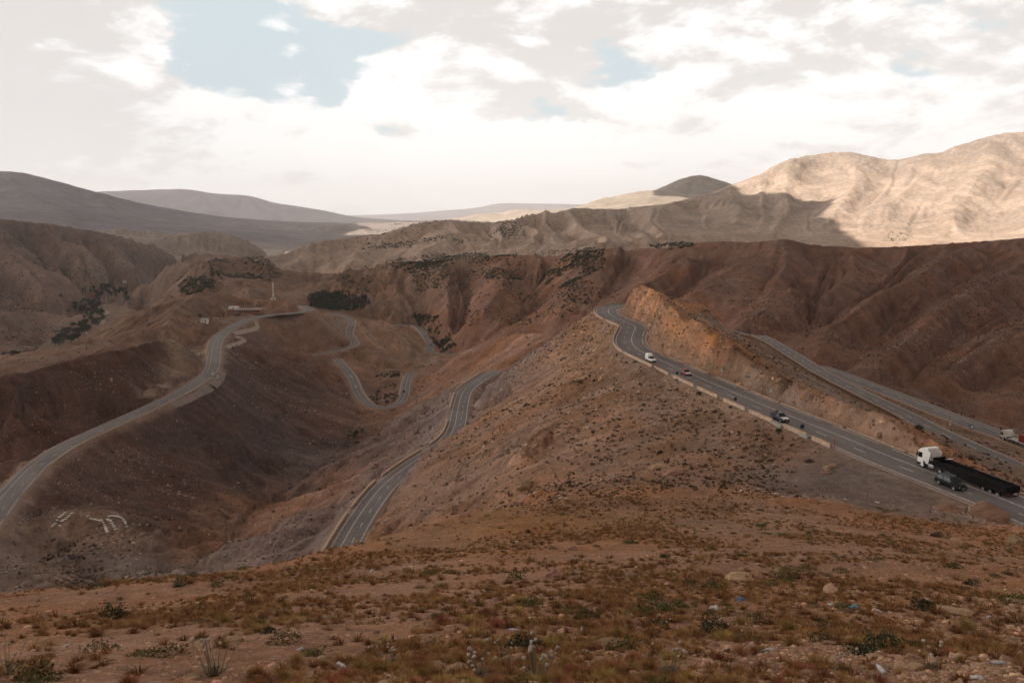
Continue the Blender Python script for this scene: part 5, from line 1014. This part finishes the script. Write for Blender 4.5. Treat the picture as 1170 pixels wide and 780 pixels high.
def leaves(n, rx, rz, size, seed, flat=.0, lob=3, fill=.25):
    g = np.random.default_rng(seed); v = []; f = []; lobes = [(g.uniform(-.5, .5) * rx, g.uniform(-.5, .5) * rx, g.uniform(.5, .95)) for _ in range(lob)]
    for i in range(n):
        d = g.normal(size=3); d /= np.linalg.norm(d); d[2] = abs(d[2]) if flat >= 0 else d[2]
        lx, ly, ls = lobes[i % lob]; r = (1 - fill * g.uniform() ** 2) * ls * (1 + .16 * math.sin(5 * d[0] + 3 * d[1] + i % lob))
        c = np.array((lx + d[0] * rx * r, ly + d[1] * rx * r, d[2] * rz * r)); u = g.normal(size=3); u /= np.linalg.norm(u); w = np.cross(u, d + .5 * g.normal(size=3)); w /= np.linalg.norm(w) + 1e-6; s = size * g.uniform(.5, 1.3); k = len(v)
        v += [c - u * s, c + w * s * .5, c + u * s, c - w * s * .5]; f += [(k, k + 1, k + 2, k + 3)]
    return v, f
def mesh_of(name, v, f, mat):
    me = bpy.data.meshes.new(name); me.from_pydata([tuple(map(float, p)) for p in v], [], f); me.materials.append(mat); return me
def inst(name, me, loc, rz, sc, lab=None, cat=None, group=None):
    o = bpy.data.objects.new(name, me); COL.objects.link(o); o.location = loc; o.rotation_euler = (random.uniform(-.12, .12), random.uniform(-.12, .12), rz); o.scale = sc if isinstance(sc, tuple) else (sc, sc, sc); return tag(o, lab, cat, group)
def merged(name, tmpl, pts, scl, cols, mat, zscl=None, sink=0.0, seed=1):
    g = np.random.default_rng(seed); V0 = [np.array(v, float) for v, f in tmpl]; vs = []; fs = []; cs = []; off = 0; which = g.integers(0, len(tmpl), len(pts)); a = g.uniform(0, 6.283, len(pts)); zs = np.ones(len(pts)) if zscl is None else zscl
    for k, (v, f) in enumerate(tmpl):
        m = which == k; n = int(m.sum()); 
        if not n: continue
        c, s = np.cos(a[m])[:, None], np.sin(a[m])[:, None]; q = V0[k]
        x = (q[None, :, 0] * c - q[None, :, 1] * s) * scl[m][:, None]; y = (q[None, :, 0] * s + q[None, :, 1] * c) * scl[m][:, None]; z = q[None, :, 2] * (scl[m] * zs[m])[:, None]
        P_ = np.stack([x + pts[m][:, 0:1], y + pts[m][:, 1:2], z + pts[m][:, 2:3] - sink * scl[m][:, None]], -1)
        tri = []
        for q_ in f: tri += [(q_[0], q_[i], q_[i + 1]) for i in range(1, len(q_) - 1)]
        tri = np.array(tri); nv = len(q); fs.append((tri[None] + (np.arange(n) * nv)[:, None, None]).reshape(-1, 3) + off); vs.append(P_.reshape(-1, 3)); off += n * nv
        cs.append(np.repeat(np.concatenate([cols[m], np.ones((n, 1))], 1), nv, 0))
    o = np_mesh(name, np.concatenate(vs), np.concatenate(fs), mat, attr=np.concatenate(cs)); return tag(o, kind='stuff')
TM = tint_mat('scatter_tint')
def stone_t(seed, sub=1):
    random.seed(seed); m = MB().rock((0, 0, 0), 1, (1, random.uniform(.6, .9), random.uniform(.4, .7)), .32, sub); return m.v, m.f
st = random.getstate(); STONES = [stone_t(k) for k in range(8)]; random.setstate(st)
g = np.random.default_rng(99)
# ------------------------------------------------------------------ near slope
LAYBY = inpoly([(922, 519), (980, 522), (1108, 574), (1100, 583), (1060, 583), (1000, 570), (915, 563), (905, 545)])
FGM = INFR & (RR > 8.5) & (RR < 125) & (Y < np.interp(PX, [-60, 0, 200, 330, 400, 450, 520, 600, 700, 800, 900, 950, 1000, 1060, 1170, 1230], [57, 59, 64, 71, 77, 84, 92, 108, 112, 114, 110, 110, 112, 108, 100, 97])) & (RD > 1.0) & (PX < 1240) & ~LAYBY
clump = np.clip(.42 + 1.9 * fbm(X / 7, Y / 7, 3, 301), .03, 1.8); clump2 = np.clip(.45 + 1.5 * fbm(X / 5 + 9, Y / 5, 3, 302), .03, 1.8)
rocky = np.clip(.55 + 1.2 * fbm(X / 9 - 4, Y / 9, 3, 303) + .9 * sstep(850, 1050, PX) * sstep(625, 680, PY), .22, 2.4)
perpx = AREA / RR ** .75                                        # a little more of it where it is near
used = []
DRY = [rnd_mat('dry_grass_rust', (.22, .108, .044)), rnd_mat('dry_grass_straw', (.29, .160, .066))]
GREEN = rnd_mat('cushion_green', (.082, .082, .028), .3); OLIVE = rnd_mat('cushion_olive', (.115, .098, .036), .3); DARKB = rnd_mat('bush_dark', (.040, .044, .022), .3); GREYG = rnd_mat('thistle_leaf', (.17, .155, .105), .2); PALEB = rnd_mat('seed_head', (.37, .31, .25), .15, .01)
tufts = [mesh_of('dry_grass', *blades(230, .27, .34, .0055, s, .35), DRY[s % 2]) for s in range(6)]
cush = [mesh_of('cushion_shrub', *leaves(520, .42, .30, .035, s + 20, 0, 5, .2), GREEN if s % 2 else OLIVE) for s in range(5)]
bush = [mesh_of('dark_bush', *leaves(620, .5, .55, .05, s + 40, 0, 4, .35), DARKB) for s in range(3)]
pts = pick(FGM, perpx * clump, 14000, 11); size = np.minimum(g.lognormal(-.55, .38, len(pts)).clip(.3, 1.9), .050 * np.linalg.norm(pts, axis=1) * g.uniform(.6, 1.15, len(pts))); app = size / np.linalg.norm(pts, axis=1); ordr = np.argsort(-app)
labs = ['rust brown tuft of dry grass on the stony near slope', 'straw coloured tuft of dry grass on the stony near slope']
for k in ordr[:300]:
    s = int(g.integers(0, 6)); inst('dry_grass_tuft', tufts[s], pts[k], float(g.uniform(0, 6.28)), float(size[k]), labs[s % 2], 'grass tuft', 'rust brown grass tufts on the near slope' if s % 2 == 0 else 'straw grass tufts on the near slope')
rest = ordr[300:]; base = np.where((g.uniform(size=len(rest)) < .6)[:, None], np.array((.21, .102, .042)), np.array((.28, .155, .065))) * g.uniform(.55, 1.3, (len(rest), 1))
merged('dry_grass', [blades(60, .26, .36, .016, s, .35) for s in range(5)], pts[rest], size[rest], base, TM, seed=5)
# green cushions and dark bushes
pts = pick(FGM & (PY > 575), perpx * clump2 * (1 + .6 * (PX > 700)), 290, 12); size = np.minimum(g.lognormal(-.25, .38, len(pts)).clip(.35, 1.7), .045 * np.linalg.norm(pts, axis=1))
for p, s in zip(pts, size):
    k = int(g.integers(0, 5)); inst('cushion_shrub', cush[k], p, float(g.uniform(0, 6.28)), (float(s), float(s), float(s * g.uniform(.55, .9))), 'low green cushion shrub on the near slope' if k % 2 else 'low olive cushion shrub on the near slope', 'shrub', 'green cushion shrubs on the near slope' if k % 2 else 'olive cushion shrubs on the near slope')
for px, py, s, lab in [(130, 706, 1.25, 'dark round bush standing alone on the left of the near slope'), (205, 669, 1.1, 'wide dark bush on the brow at the left end of the near slope'), (1070, 613, 1.5, 'dark round bush on the near slope below the culvert mounds'), (1012, 742, .85, 'large dark bush among litter near the bottom right corner'), (985, 748, .6, 'smaller dark bush left of the large one near the bottom right'), (1110, 668, .9, 'dark spiky bush right of the litter strip'),
                       (1055, 695, .9, 'broad dark bush just right of the white bottle'), (815, 722, .8, 'dark wispy bush beside the pale bottle in the foreground'), (755, 716, .75, 'small dark bush in the bare patch of the foreground'), (600, 745, 1.0, 'dark bush above the pale seed heads at the bottom centre'), (305, 723, .5, 'small grey bush left of centre in the foreground'), (513, 631, .6, 'small round dark bush by itself on the upper near slope'), (428, 632, .55, 'small dark bush beside the boulder on the brow'), (315, 644, .45, 'small dark bush at the left tip of the brow'), (760, 637, .7, 'dark flat bush in the middle of the near slope')]:
    inst('dark_bush', bush[random.randrange(3)], hit(px, py, 8), random.uniform(0, 6), (s, s, s * .75), lab, 'bush', 'dark bushes on the near slope')
for px, py, s, lab in [(900, 661, 2.1, 'biggest green cushion shrub on the right of the near slope'), (917, 656, 1.7, 'second half of the biggest green cushion on the near slope'), (960, 654, 1.1, 'olive cushion shrub right of the biggest green cushion'), (40, 775, 1.3, 'green cushion shrub in the bottom left corner'), (112, 745, .8, 'bright olive cushion shrub in the left foreground'), (246, 705, .5, 'yellowish cushion shrub in the left foreground'), (598, 738, 1.2, 'olive shrub right of the bottom centre')]:
    inst('cushion_shrub', cush[random.randrange(5)], hit(px, py, 8), random.uniform(0, 6), (s, s, s * .8), lab, 'shrub')
# thistles with pale round seed heads
BALL = MB().rock((0, 0, 0), 1, (1, 1, 1), .05, 1)
def thistle(px, py, s, n, lab):
    h = hit(px, py, 8); t = thing('seed_head_plant', h, random.uniform(0, 6), lab, 'plant', 'plants with pale round seed heads'); v, f = blades(110, .20, .24, .006, random.randrange(999), .2); l = link_mesh('leaf_tuft', v, f, GREYG, t); 
    for i in range(n):
        a = random.uniform(0, 6.28); r = random.uniform(.05, .34); z = random.uniform(.28, .55); q = (r * math.cos(a), r * math.sin(a), z); st_ = MB().tube((q[0] * .3, q[1] * .3, -.02), q, .006, .004, 4).build('stem', GREYG, t); rr_ = random.uniform(.022, .036); MB().add([(x * rr_ + q[0], y * rr_ + q[1], z_ * rr_ + q[2]) for x, y, z_ in BALL.v], BALL.f).build('seed_head', PALEB, st_, True)
    t.scale = (s, s, s)
for px, py, s, n, lab in [(548, 775, 1.1, 14, 'plant with pale round seed heads at the bottom edge, left of centre'), (612, 778, 1.2, 18, 'dense pale seed head plant at the bottom centre'), (432, 752, .8, 8, 'sparse pale seed head plant above the bottom edge'), (450, 760, .9, 9, 'pale seed head plant left of the bottom centre'), (492, 738, .8, 7, 'small group of pale seed heads in the central foreground'), (765, 770, 1.0, 8, 'tall pale seed head plant right of the bottom centre'), (757, 718, .8, 6, 'pale seed heads on a dark stem in the bare patch'), (845, 730, .9, 7, 'pale seed head plant beside the two bottles'),
                          (245, 772, 1.2, 14, 'pale seed head plant on the bottom left'), (8, 770, 1.1, 10, 'pale seed head plant at the left edge of the picture'), (575, 752, .8, 8, 'pale seed heads in front of the olive shrub'), (1065, 765, 1.0, 7, 'pale seed head plant near the bottom right corner'), (965, 765, .9, 5, 'lone seed head plant below the dark bush on the right')]: thistle(px, py, s, n, lab)
# stones: three hundred as things, the rest as stuff
ROCKM = rnd_mat('field_stone', (.32, .20, .128), .35, .02); rmesh = [mesh_of('stone', *stone_t(200 + k, 2), ROCKM) for k in range(8)]
pts = pick(FGM, AREA / RR ** 1.05 * rocky, 85000, 13); size = (.022 * (g.uniform(size=len(pts)) + .004) ** -.42).clip(.024, .20); app = size / np.linalg.norm(pts, axis=1); ordr = np.argsort(-app)
for k in ordr[:300]:
    p = pts[k] + np.array((0, 0, -.1 * size[k])); inst('field_stone', rmesh[int(g.integers(0, 8))], p, float(g.uniform(0, 6.28)), float(size[k]), 'brown angular stone lying on the near slope', 'stone', 'angular stones on the near slope')
rest = ordr[300:]; cols = np.array((.33, .205, .13)) * g.lognormal(0, .34, (len(rest), 1)) * g.uniform(.92, 1.08, (len(rest), 3))
merged('stones', STONES, pts[rest], size[rest], cols, TM, sink=.1, seed=6)
for px, py, s, sz, lab in [(408, 620, 1.25, .95, 'big brown boulder on the brow above the middle road'), (632, 658, .55, .8, 'dark flat boulder in the middle of the near slope'), (843, 664, .8, .75, 'triangular pinkish boulder left of the biggest cushion shrub'), (1160, 620, 1.2, .9, 'large pale boulder at the right edge of the near slope'), (1092, 618, .8, .5, 'flat grey rock below the culvert mounds'), (528, 590, .9, .7, 'pale rock on the brow beside the slope path'), (655, 628, .4, .7, 'round pale rock in the upper near slope'), (310, 642, .6, .6, 'pale rock at the left tip of the brow'),
                           (690, 738, .4, .3, 'flat pale slab in the bare patch of the foreground'), (520, 768, .28, .5, 'pinkish rock at the bottom centre'), (265, 733, .26, .6, 'pale rock in the left foreground'), (1165, 690, .6, .5, 'flat pink slab at the right edge'), (1090, 700, .55, .4, 'pinkish slab beside the litter strip'), (950, 677, .7, .5, 'pale purple rock above the crumpled white litter')]:
    h = hit(px, py, 8); inst('boulder', rmesh[random.randrange(8)], (h[0], h[1], h[2] + .1 * s), random.uniform(0, 6), (s, s * .85, s * sz), lab, 'boulder', 'boulders on the near slope')
# litter
BOT = simple('clear_plastic', (.42, .44, .45), .2, .4, var=.1); CAPB = simple('blue_cap', (.05, .16, .40), .4); BAGB = simple('turquoise_plastic', (.03, .25, .33), .4, .4); RAG = simple('white_rag', (.50, .48, .46), .8)
def bottle(px, py, lab, s=1.0):
    h = hit(px, py, 8); t = thing('plastic_bottle', (h[0], h[1], h[2] + .05), random.uniform(0, 6.28), lab, 'bottle', 'plastic bottles littering the near slope'); n = 12
    prof = [(.0, .030), (.01, .042), (.08, .043), (.10, .039), (.12, .043), (.20, .043), (.25, .028), (.285, .014), (.30, .014)]
    MB().loft([[(x, r * math.cos(2 * math.pi * i / n), r * math.sin(2 * math.pi * i / n)) for i in range(n)] for x, r in prof]).build('bottle_body', BOT, t, True); MB().tube((.295, 0, 0), (.325, 0, 0), .017, n=10).build('cap', CAPB, t); MB().tube((.125, 0, 0), (.195, 0, 0), .0445, n=14).build('paper_band', RAG, t); t.scale = (s, s, s); return t
for px, py, lab in [(835, 727, 'plastic bottle under the wispy dark bush'), (666, 745, 'crushed bottle in the bare patch of the foreground'), (592, 722, 'bottle left of the bare patch'), (665, 719, 'bottle standing up in dry grass in the central foreground'), (1002, 698, 'long white bottle right of the turquoise bag'), (1131, 705, 'bottle on the right beside the pink slab'), (884, 744, 'bottle lying by dry grass in the right foreground'), (1062, 750, 'bottle just right of the large dark bush'), (1011, 772, 'bottle at the bottom edge on the right'), (1148, 760, 'bottle in the bottom right corner'), (346, 742, 'bottle in the left central foreground'), (386, 760, 'bottle near the bottom edge left of centre'), (705, 757, 'bottle near the bottom edge below the bare patch'), (78, 738, 'bottle in the left foreground below the olive cushion')]: bottle(px, py, lab, .85)
def crumple(name, px, py, s, mat, lab, cat):
    h = hit(px, py, 8); m = MB().rock((0, 0, .3 * s), s, (1, .75, .55), .5, 3); o = m.build(name, mat, smooth=False); o.location = (h[0], h[1], h[2]); o.rotation_euler = (0, 0, random.uniform(0, 6)); tag(o, lab, cat)
crumple('plastic_bag', 977, 695, .15, BAGB, 'turquoise plastic bag caught in the grass on the right', 'bag'); crumple('rag', 951, 692, .13, RAG, 'crumpled white rag left of the turquoise bag', 'rag'); crumple('rag', 816, 696, .14, RAG, 'small white scrap above the wispy dark bush', 'rag'); crumple('rag', 425, 653, .15, RAG, 'white scrap on the upper near slope left of centre', 'rag'); crumple('rag', 590, 620, .16, RAG, 'pale grey scrap on the upper near slope', 'rag'); crumple('rag', 1118, 777, .09, RAG, 'white scrap at the bottom edge on the right', 'rag'); crumple('plastic_bag', 846, 686, .16, simple('blue_plastic', (.12, .17, .30), .5), 'small blue plastic scrap beside the triangular boulder', 'bag')
# ------------------------------------------------------------------ middle distance
MIDM = INFR & (RR > 105) & (RR < 1000) & (RD > 1.5) & ~FGM & ~LAYBY
blob1 = MB().rock((0, 0, .3), 1, (1, 1, .7), .35, 1); TUF = [leaves(26, 1, .9, .42, s, 0, 2, .4) for s in range(5)]
spur = (X > -60) & (RR < 430) & (PX > 430)
wgt = AREA / RR ** 1.35 * np.clip(.6 + 1.1 * fbm(X / 26, Y / 26, 4, 310), .1, 2) * np.where(spur, 1.5, .9)
pts = pick(MIDM, wgt, 15000, 21); n = len(pts); size = g.lognormal(-1.2, .42, n).clip(.12, .9) * np.interp(np.linalg.norm(pts, axis=1), [100, 160, 300, 900], [.55, .8, 1, 1.7])
cols = np.where((g.uniform(size=n) < .35)[:, None], np.array((.058, .048, .028)), np.array((.115, .070, .044))) * g.uniform(.6, 1.3, (n, 1)); merged('scrub', TUF, pts, size, cols, TM, seed=7)
wgt = AREA / RR ** 1.2 * np.clip(.2 + 1.6 * fbm(X / 22 + 5, Y / 22, 4, 311), .01, 2)
pts = pick(MIDM & (RR < 700), wgt, 9000, 22); n = len(pts); size = g.lognormal(-1.5, .5, n).clip(.1, .9) * np.interp(np.linalg.norm(pts, axis=1), [100, 300, 700], [.8, 1, 1.6]); merged('stones', STONES, pts, size, np.array((.33, .245, .195)) * g.lognormal(0, .25, (n, 1)), TM, sink=.1, seed=8)
# fallen blocks along the rock cutting
cut = INFR & (SLOPE > .55) & (RR > 120) & (RR < 380) & (RD < 26) & (X > 20); pts = pick(cut, AREA, 1500, 23); n = len(pts); size = g.lognormal(-.9, .5, n).clip(.15, 1.3); merged('rock_rubble', STONES, pts, size, np.array((.31, .185, .105)) * g.lognormal(0, .3, (n, 1)), TM, sink=.25, seed=9)
for px, py, s, lab in [(662, 437, 1.9, 'dark green bush alone high on the slope below the main road'), (755, 517, 1.2, 'dark bush in the middle of the slope below the main road'), (889, 492, 1.3, 'flat dark bush right below the orange post'), (781, 514, .9, 'dark bush right of the middle slope bush'), (774, 434, .9, 'green bush against the parapet below the red car'), (699, 526, .8, 'small dark bush on the lower middle slope'), (650, 543, .8, 'small dark bush near the rock outcrop on the slope'), (366, 559, 1.6, 'dark bush on the scree left of the middle road'), (315, 616, 1.2, 'round dark bush low on the scree'), (472, 485, 1.2, 'small bush on the upper scree'), (926, 528, 1.2, 'green bush on the slope beside the lay-by'), (1048, 489, 1.6, 'bush on the crest of the rock cutting by the lower road')]:
    inst('dark_bush', bush[random.randrange(3)], hit(px, py, 60), random.uniform(0, 6), (s * 1.3, s * 1.3, s), lab, 'bush', 'bushes on the middle slopes')
for px, py, s, lab in [(601, 556, 2.2, 'brown rock outcrop at the foot of the middle slope'), (596, 572, 1.8, 'pale rock outcrop on the brow of the slope'), (945, 536, 1.1, 'pale broken block at the edge of the lay-by'), (950, 533, .9, 'white broken block at the edge of the lay-by'), (943, 541, .8, 'small brown block at the edge of the lay-by'), (770, 541, 2.2, 'round weathered boulder low on the middle slope'), (752, 536, 1.8, 'dark boulder left of the round weathered one'), (733, 323.5, 2.6, 'jagged dark rock on the tip of the rock fin'), (724, 328, 1.8, 'broken rock on the left edge of the rock fin tip')]:
    h = hit(px, py, 60); inst('boulder', rmesh[random.randrange(8)], (h[0], h[1], h[2] + .15 * s), random.uniform(0, 6), (s, s * .85, s * .8), lab, 'boulder', 'boulders on the middle slopes')
# rows of whitewashed stones on the flat below the left road
wst = mesh_of('white_stone', *stone_t(77, 1), WHITEW)
for ln, lab in [([(59.5, 601.5), (66, 593), (73.8, 586)], 'whitewashed stone in the leftmost of the five rows'), ([(68.7, 600.5), (75, 593), (81.6, 586.6)], 'whitewashed stone in the second row from the left'), ([(100.5, 589.6), (111.8, 594.4), (119, 599.5), (122.5, 607.7)], 'whitewashed stone in the longest curved row'), ([(123, 593.3), (128.2, 597.4), (131.7, 604.6)], 'whitewashed stone in the short row right of the longest'), ([(125, 589.8), (139.5, 592.3), (144.6, 601.5)], 'whitewashed stone in the rightmost curved row')]:
    q = even(catmull([hit(px, py, 150) for px, py in ln], .5), .8)
    for p in q: inst('white_stone', wst, (p[0], p[1], H(p[0], p[1]) + .2), random.uniform(0, 6), (.7, .6, .5), lab, 'stone', lab.replace('whitewashed stone in the', 'whitewashed stones of the'))
flat = INFR & (inpoly([(50, 622), (62, 614), (78, 616), (112, 622), (110, 632), (70, 642), (52, 640)]) | inpoly([(85, 652), (112, 648), (114, 660), (88, 668)]) | inpoly([(155, 596), (200, 600), (235, 604), (215, 608), (165, 602)])); pts = pick(flat, AREA, 130, 31); size = g.lognormal(-.75, .4, 130).clip(.2, .9); merged('rubble_and_hollow_shade', STONES, pts, size, np.array((.062, .047, .042)) * g.uniform(.6, 1.4, (130, 1)), TM, seed=10)  # dark stones; the second patch stands in for shaded hollows
kn = INFR & (inpoly([(110, 600), (150, 604), (175, 612), (160, 632), (130, 640), (112, 626)]) | inpoly([(70, 640), (95, 640), (85, 670), (60, 668)])); pts = pick(kn, AREA, 420, 32); size = g.lognormal(-.7, .4, 420).clip(.2, 1.2); merged('stones', STONES, pts, size, np.array((.25, .17, .125)) * g.lognormal(0, .3, (420, 1)), TM, seed=11)
# ------------------------------------------------------------------ scrub on the far ridges, woods, valley trees
SHR = [leaves(60, 1, 1.1, .42, s + 70, 0, 3, .4) for s in range(4)]
def green(poly, n, s0, col, seed, name='scrub', cl=60, z=1.0):
    m = INFR & inpoly(poly) & (RD > 2) & (RR > 350); 
    if m.sum() < 20: return
    w = AREA / RR * np.clip(fbm(X / cl, Y / cl, 3, 400) * 1.7 + .40, 0.02, 2); p = pick(m, w, n, seed); s = g.lognormal(math.log(s0), .3, n); merged(name, SHR, p, s, np.array(col) * g.uniform(.6, 1.35, (n, 1)), TM, np.full(n, z), seed=seed)
DG = (.058, .060, .030)
green([(432, 300), (470, 292), (520, 288), (600, 288), (690, 282), (692, 305), (640, 330), (600, 320), (520, 318), (470, 312)], 3800, 1.15, DG, 41, cl=75); green([(360, 330), (420, 304), (470, 298), (560, 292), (560, 320), (450, 340)], 900, 1.2, DG, 42); green([(735, 281), (780, 276), (800, 280), (760, 286)], 260, 1.8, DG, 43)
green([(238, 292), (300, 292), (330, 315), (300, 320), (240, 315)], 1100, 1.2, (.072, .068, .04), 44, cl=70); green([(200, 318), (245, 310), (260, 325), (210, 338)], 300, 1.8, DG, 45); green([(420, 262), (480, 250), (600, 254), (600, 272), (520, 280), (430, 285), (380, 285)], 2600, 1.8, (.085, .078, .048), 46, cl=120)
green([(470, 360), (500, 360), (520, 395), (505, 403), (490, 385), (478, 370)], 420, 1.5, DG, 47, cl=25); green([(428, 426), (458, 424), (452, 446), (432, 450)], 80, .9, DG, 48, cl=18); green([(420, 452), (456, 448), (452, 460), (424, 462)], 60, .8, DG, 49, cl=15); green([(398, 488), (420, 484), (412, 506), (396, 508)], 36, .8, DG, 50, cl=15)
green([(500, 330), (560, 320), (690, 320), (720, 345), (600, 372), (520, 372)], 900, .9, (.068, .052, .032), 51, cl=40); green([(700, 290), (1170, 290), (1170, 440), (960, 400), (860, 370), (740, 325)], 3200, .42, (.085, .055, .040), 52, cl=70); green([(1008, 266), (1042, 264), (1040, 276), (1010, 276)], 120, 1.3, (.20, .19, .11), 53, cl=900); green([(0, 260), (200, 285), (140, 330), (90, 360), (40, 400), (0, 410)], 1800, .9, (.066, .05, .038), 54, cl=80)
def conifer_t(seed): 
    v, f = leaves(90, .34, .5, .13, seed, -1, 1, .5); v = [np.array((p[0] * (1.15 - p[2] * .9), p[1] * (1.15 - p[2] * .9), (p[2] + .5) * 1.6)) for p in v]; return v, f
CON = [conifer_t(s) for s in range(4)]; m = INFR & inpoly([(352, 342), (365, 336), (392, 337), (418, 341), (424, 349), (405, 356), (375, 355), (356, 351)]); p = pick(m, AREA / RR, 420, 55); merged('pine_wood', CON, p, g.uniform(3.4, 6.0, 420), np.array((.042, .047, .027)) * g.uniform(.6, 1.4, (420, 1)), TM, seed=56)
BARK = simple('tree_bark', (.09, .065, .05), .95); LEAFD = rnd_mat('tree_leaf_dark', (.042, .048, .024), .35); LEAFO = rnd_mat('tree_leaf_olive', (.055, .052, .027), .35)
cb = []
for s in range(4):
    v, f = leaves(420, 2.6, 2.5, .42, 80 + s, -1, 6, .45); cb.append((mesh_of('crown', [np.array(q) + np.array((0, 0, 4.6)) for q in v], f, LEAFD if s < 3 else LEAFO), 1))
for s in range(2):
    v, f = leaves(380, .95, 5.0, .38, 90 + s, -1, 1, .6); cb.append((mesh_of('crown', [np.array((q[0], q[1], q[2] + 6.4)) for q in v], f, LEAFD), 2))
tkm = MB(); tkm.tube((0, 0, -.5), (.1, 0, 2.2), .28, .2, 8); [tkm.tube((.1, 0, 2.0), (1.3 * math.cos(a), 1.3 * math.sin(a), 4.4), .13, .05, 6) for a in (0, 2.1, 4.2)]; tkm.tube((.1, 0, 2.1), (0, .1, 5.5), .18, .05, 6); trunk = mesh_of('trunk', tkm.v, tkm.f, BARK)
def tree(p, k, s, lab, grp):
    t = thing('poplar_tree' if k >= 4 else 'valley_tree', tuple(p), random.uniform(0, 6), lab, 'tree', grp); t.scale = (s, s, s)
    for nm, me in (('trunk', trunk), ('crown', cb[k][0])): o = bpy.data.objects.new(nm, me); COL.objects.link(o); o.parent = t
for poly, n, lab, grp, kinds, sd in [([(58, 392), (72, 378), (98, 370), (104, 380), (92, 390), (66, 398)], 70, 'dark tree in the thick grove beside the white valley house', 'grove beside the white valley house', (0, 1, 2), 61), ([(98, 352), (118, 355), (120, 372), (104, 375), (97, 366)], 44, 'dark tree in the grove along the valley track', 'grove along the valley track', (0, 1, 2), 62),
                                     ([(74, 352), (92, 345), (112, 340), (116, 350), (92, 358), (78, 358)], 50, 'dark tree among the small fields of the valley', 'trees among the small valley fields', (0, 1, 2, 3), 63), ([(93, 330), (124, 328), (130, 338), (100, 340)], 40, 'tree near the farmhouse in the far valley', 'trees around the far valley farmhouse', (0, 1, 3), 64), ([(125, 328), (145, 333), (150, 345), (136, 343)], 30, 'tree on the dark bank right of the river bed', 'trees right of the river bed', (0, 1, 2), 65)]:
    m = INFR & inpoly(poly) & (RR > 700)
    if m.sum() < 5: print('no ground for', lab); continue
    for p in pick(m, AREA / RR, n, sd): tree(p, random.choice(kinds), random.uniform(.8, 1.5), lab, grp)
for px, py, lab in [(98, 336, 'tallest dark poplar in the far valley'), (94.5, 337, 'left of two dark poplars in the far valley'), (104, 337, 'short poplar beside the earth coloured house'), (99, 362, 'poplar beside the valley track grove')]: tree(hit(px, py, 700), random.choice((4, 5)), random.uniform(1.2, 1.5), lab, 'valley poplars')
tree(hit(69.5, 341, 700), 0, 1.2, 'lone dark tree on the bare slope left of the valley', None); tree(hit(229, 364, 500), 2, .7, 'dark tree beside the white hut on the cafe terrace', None)
print('scatter', time.time() - T0)
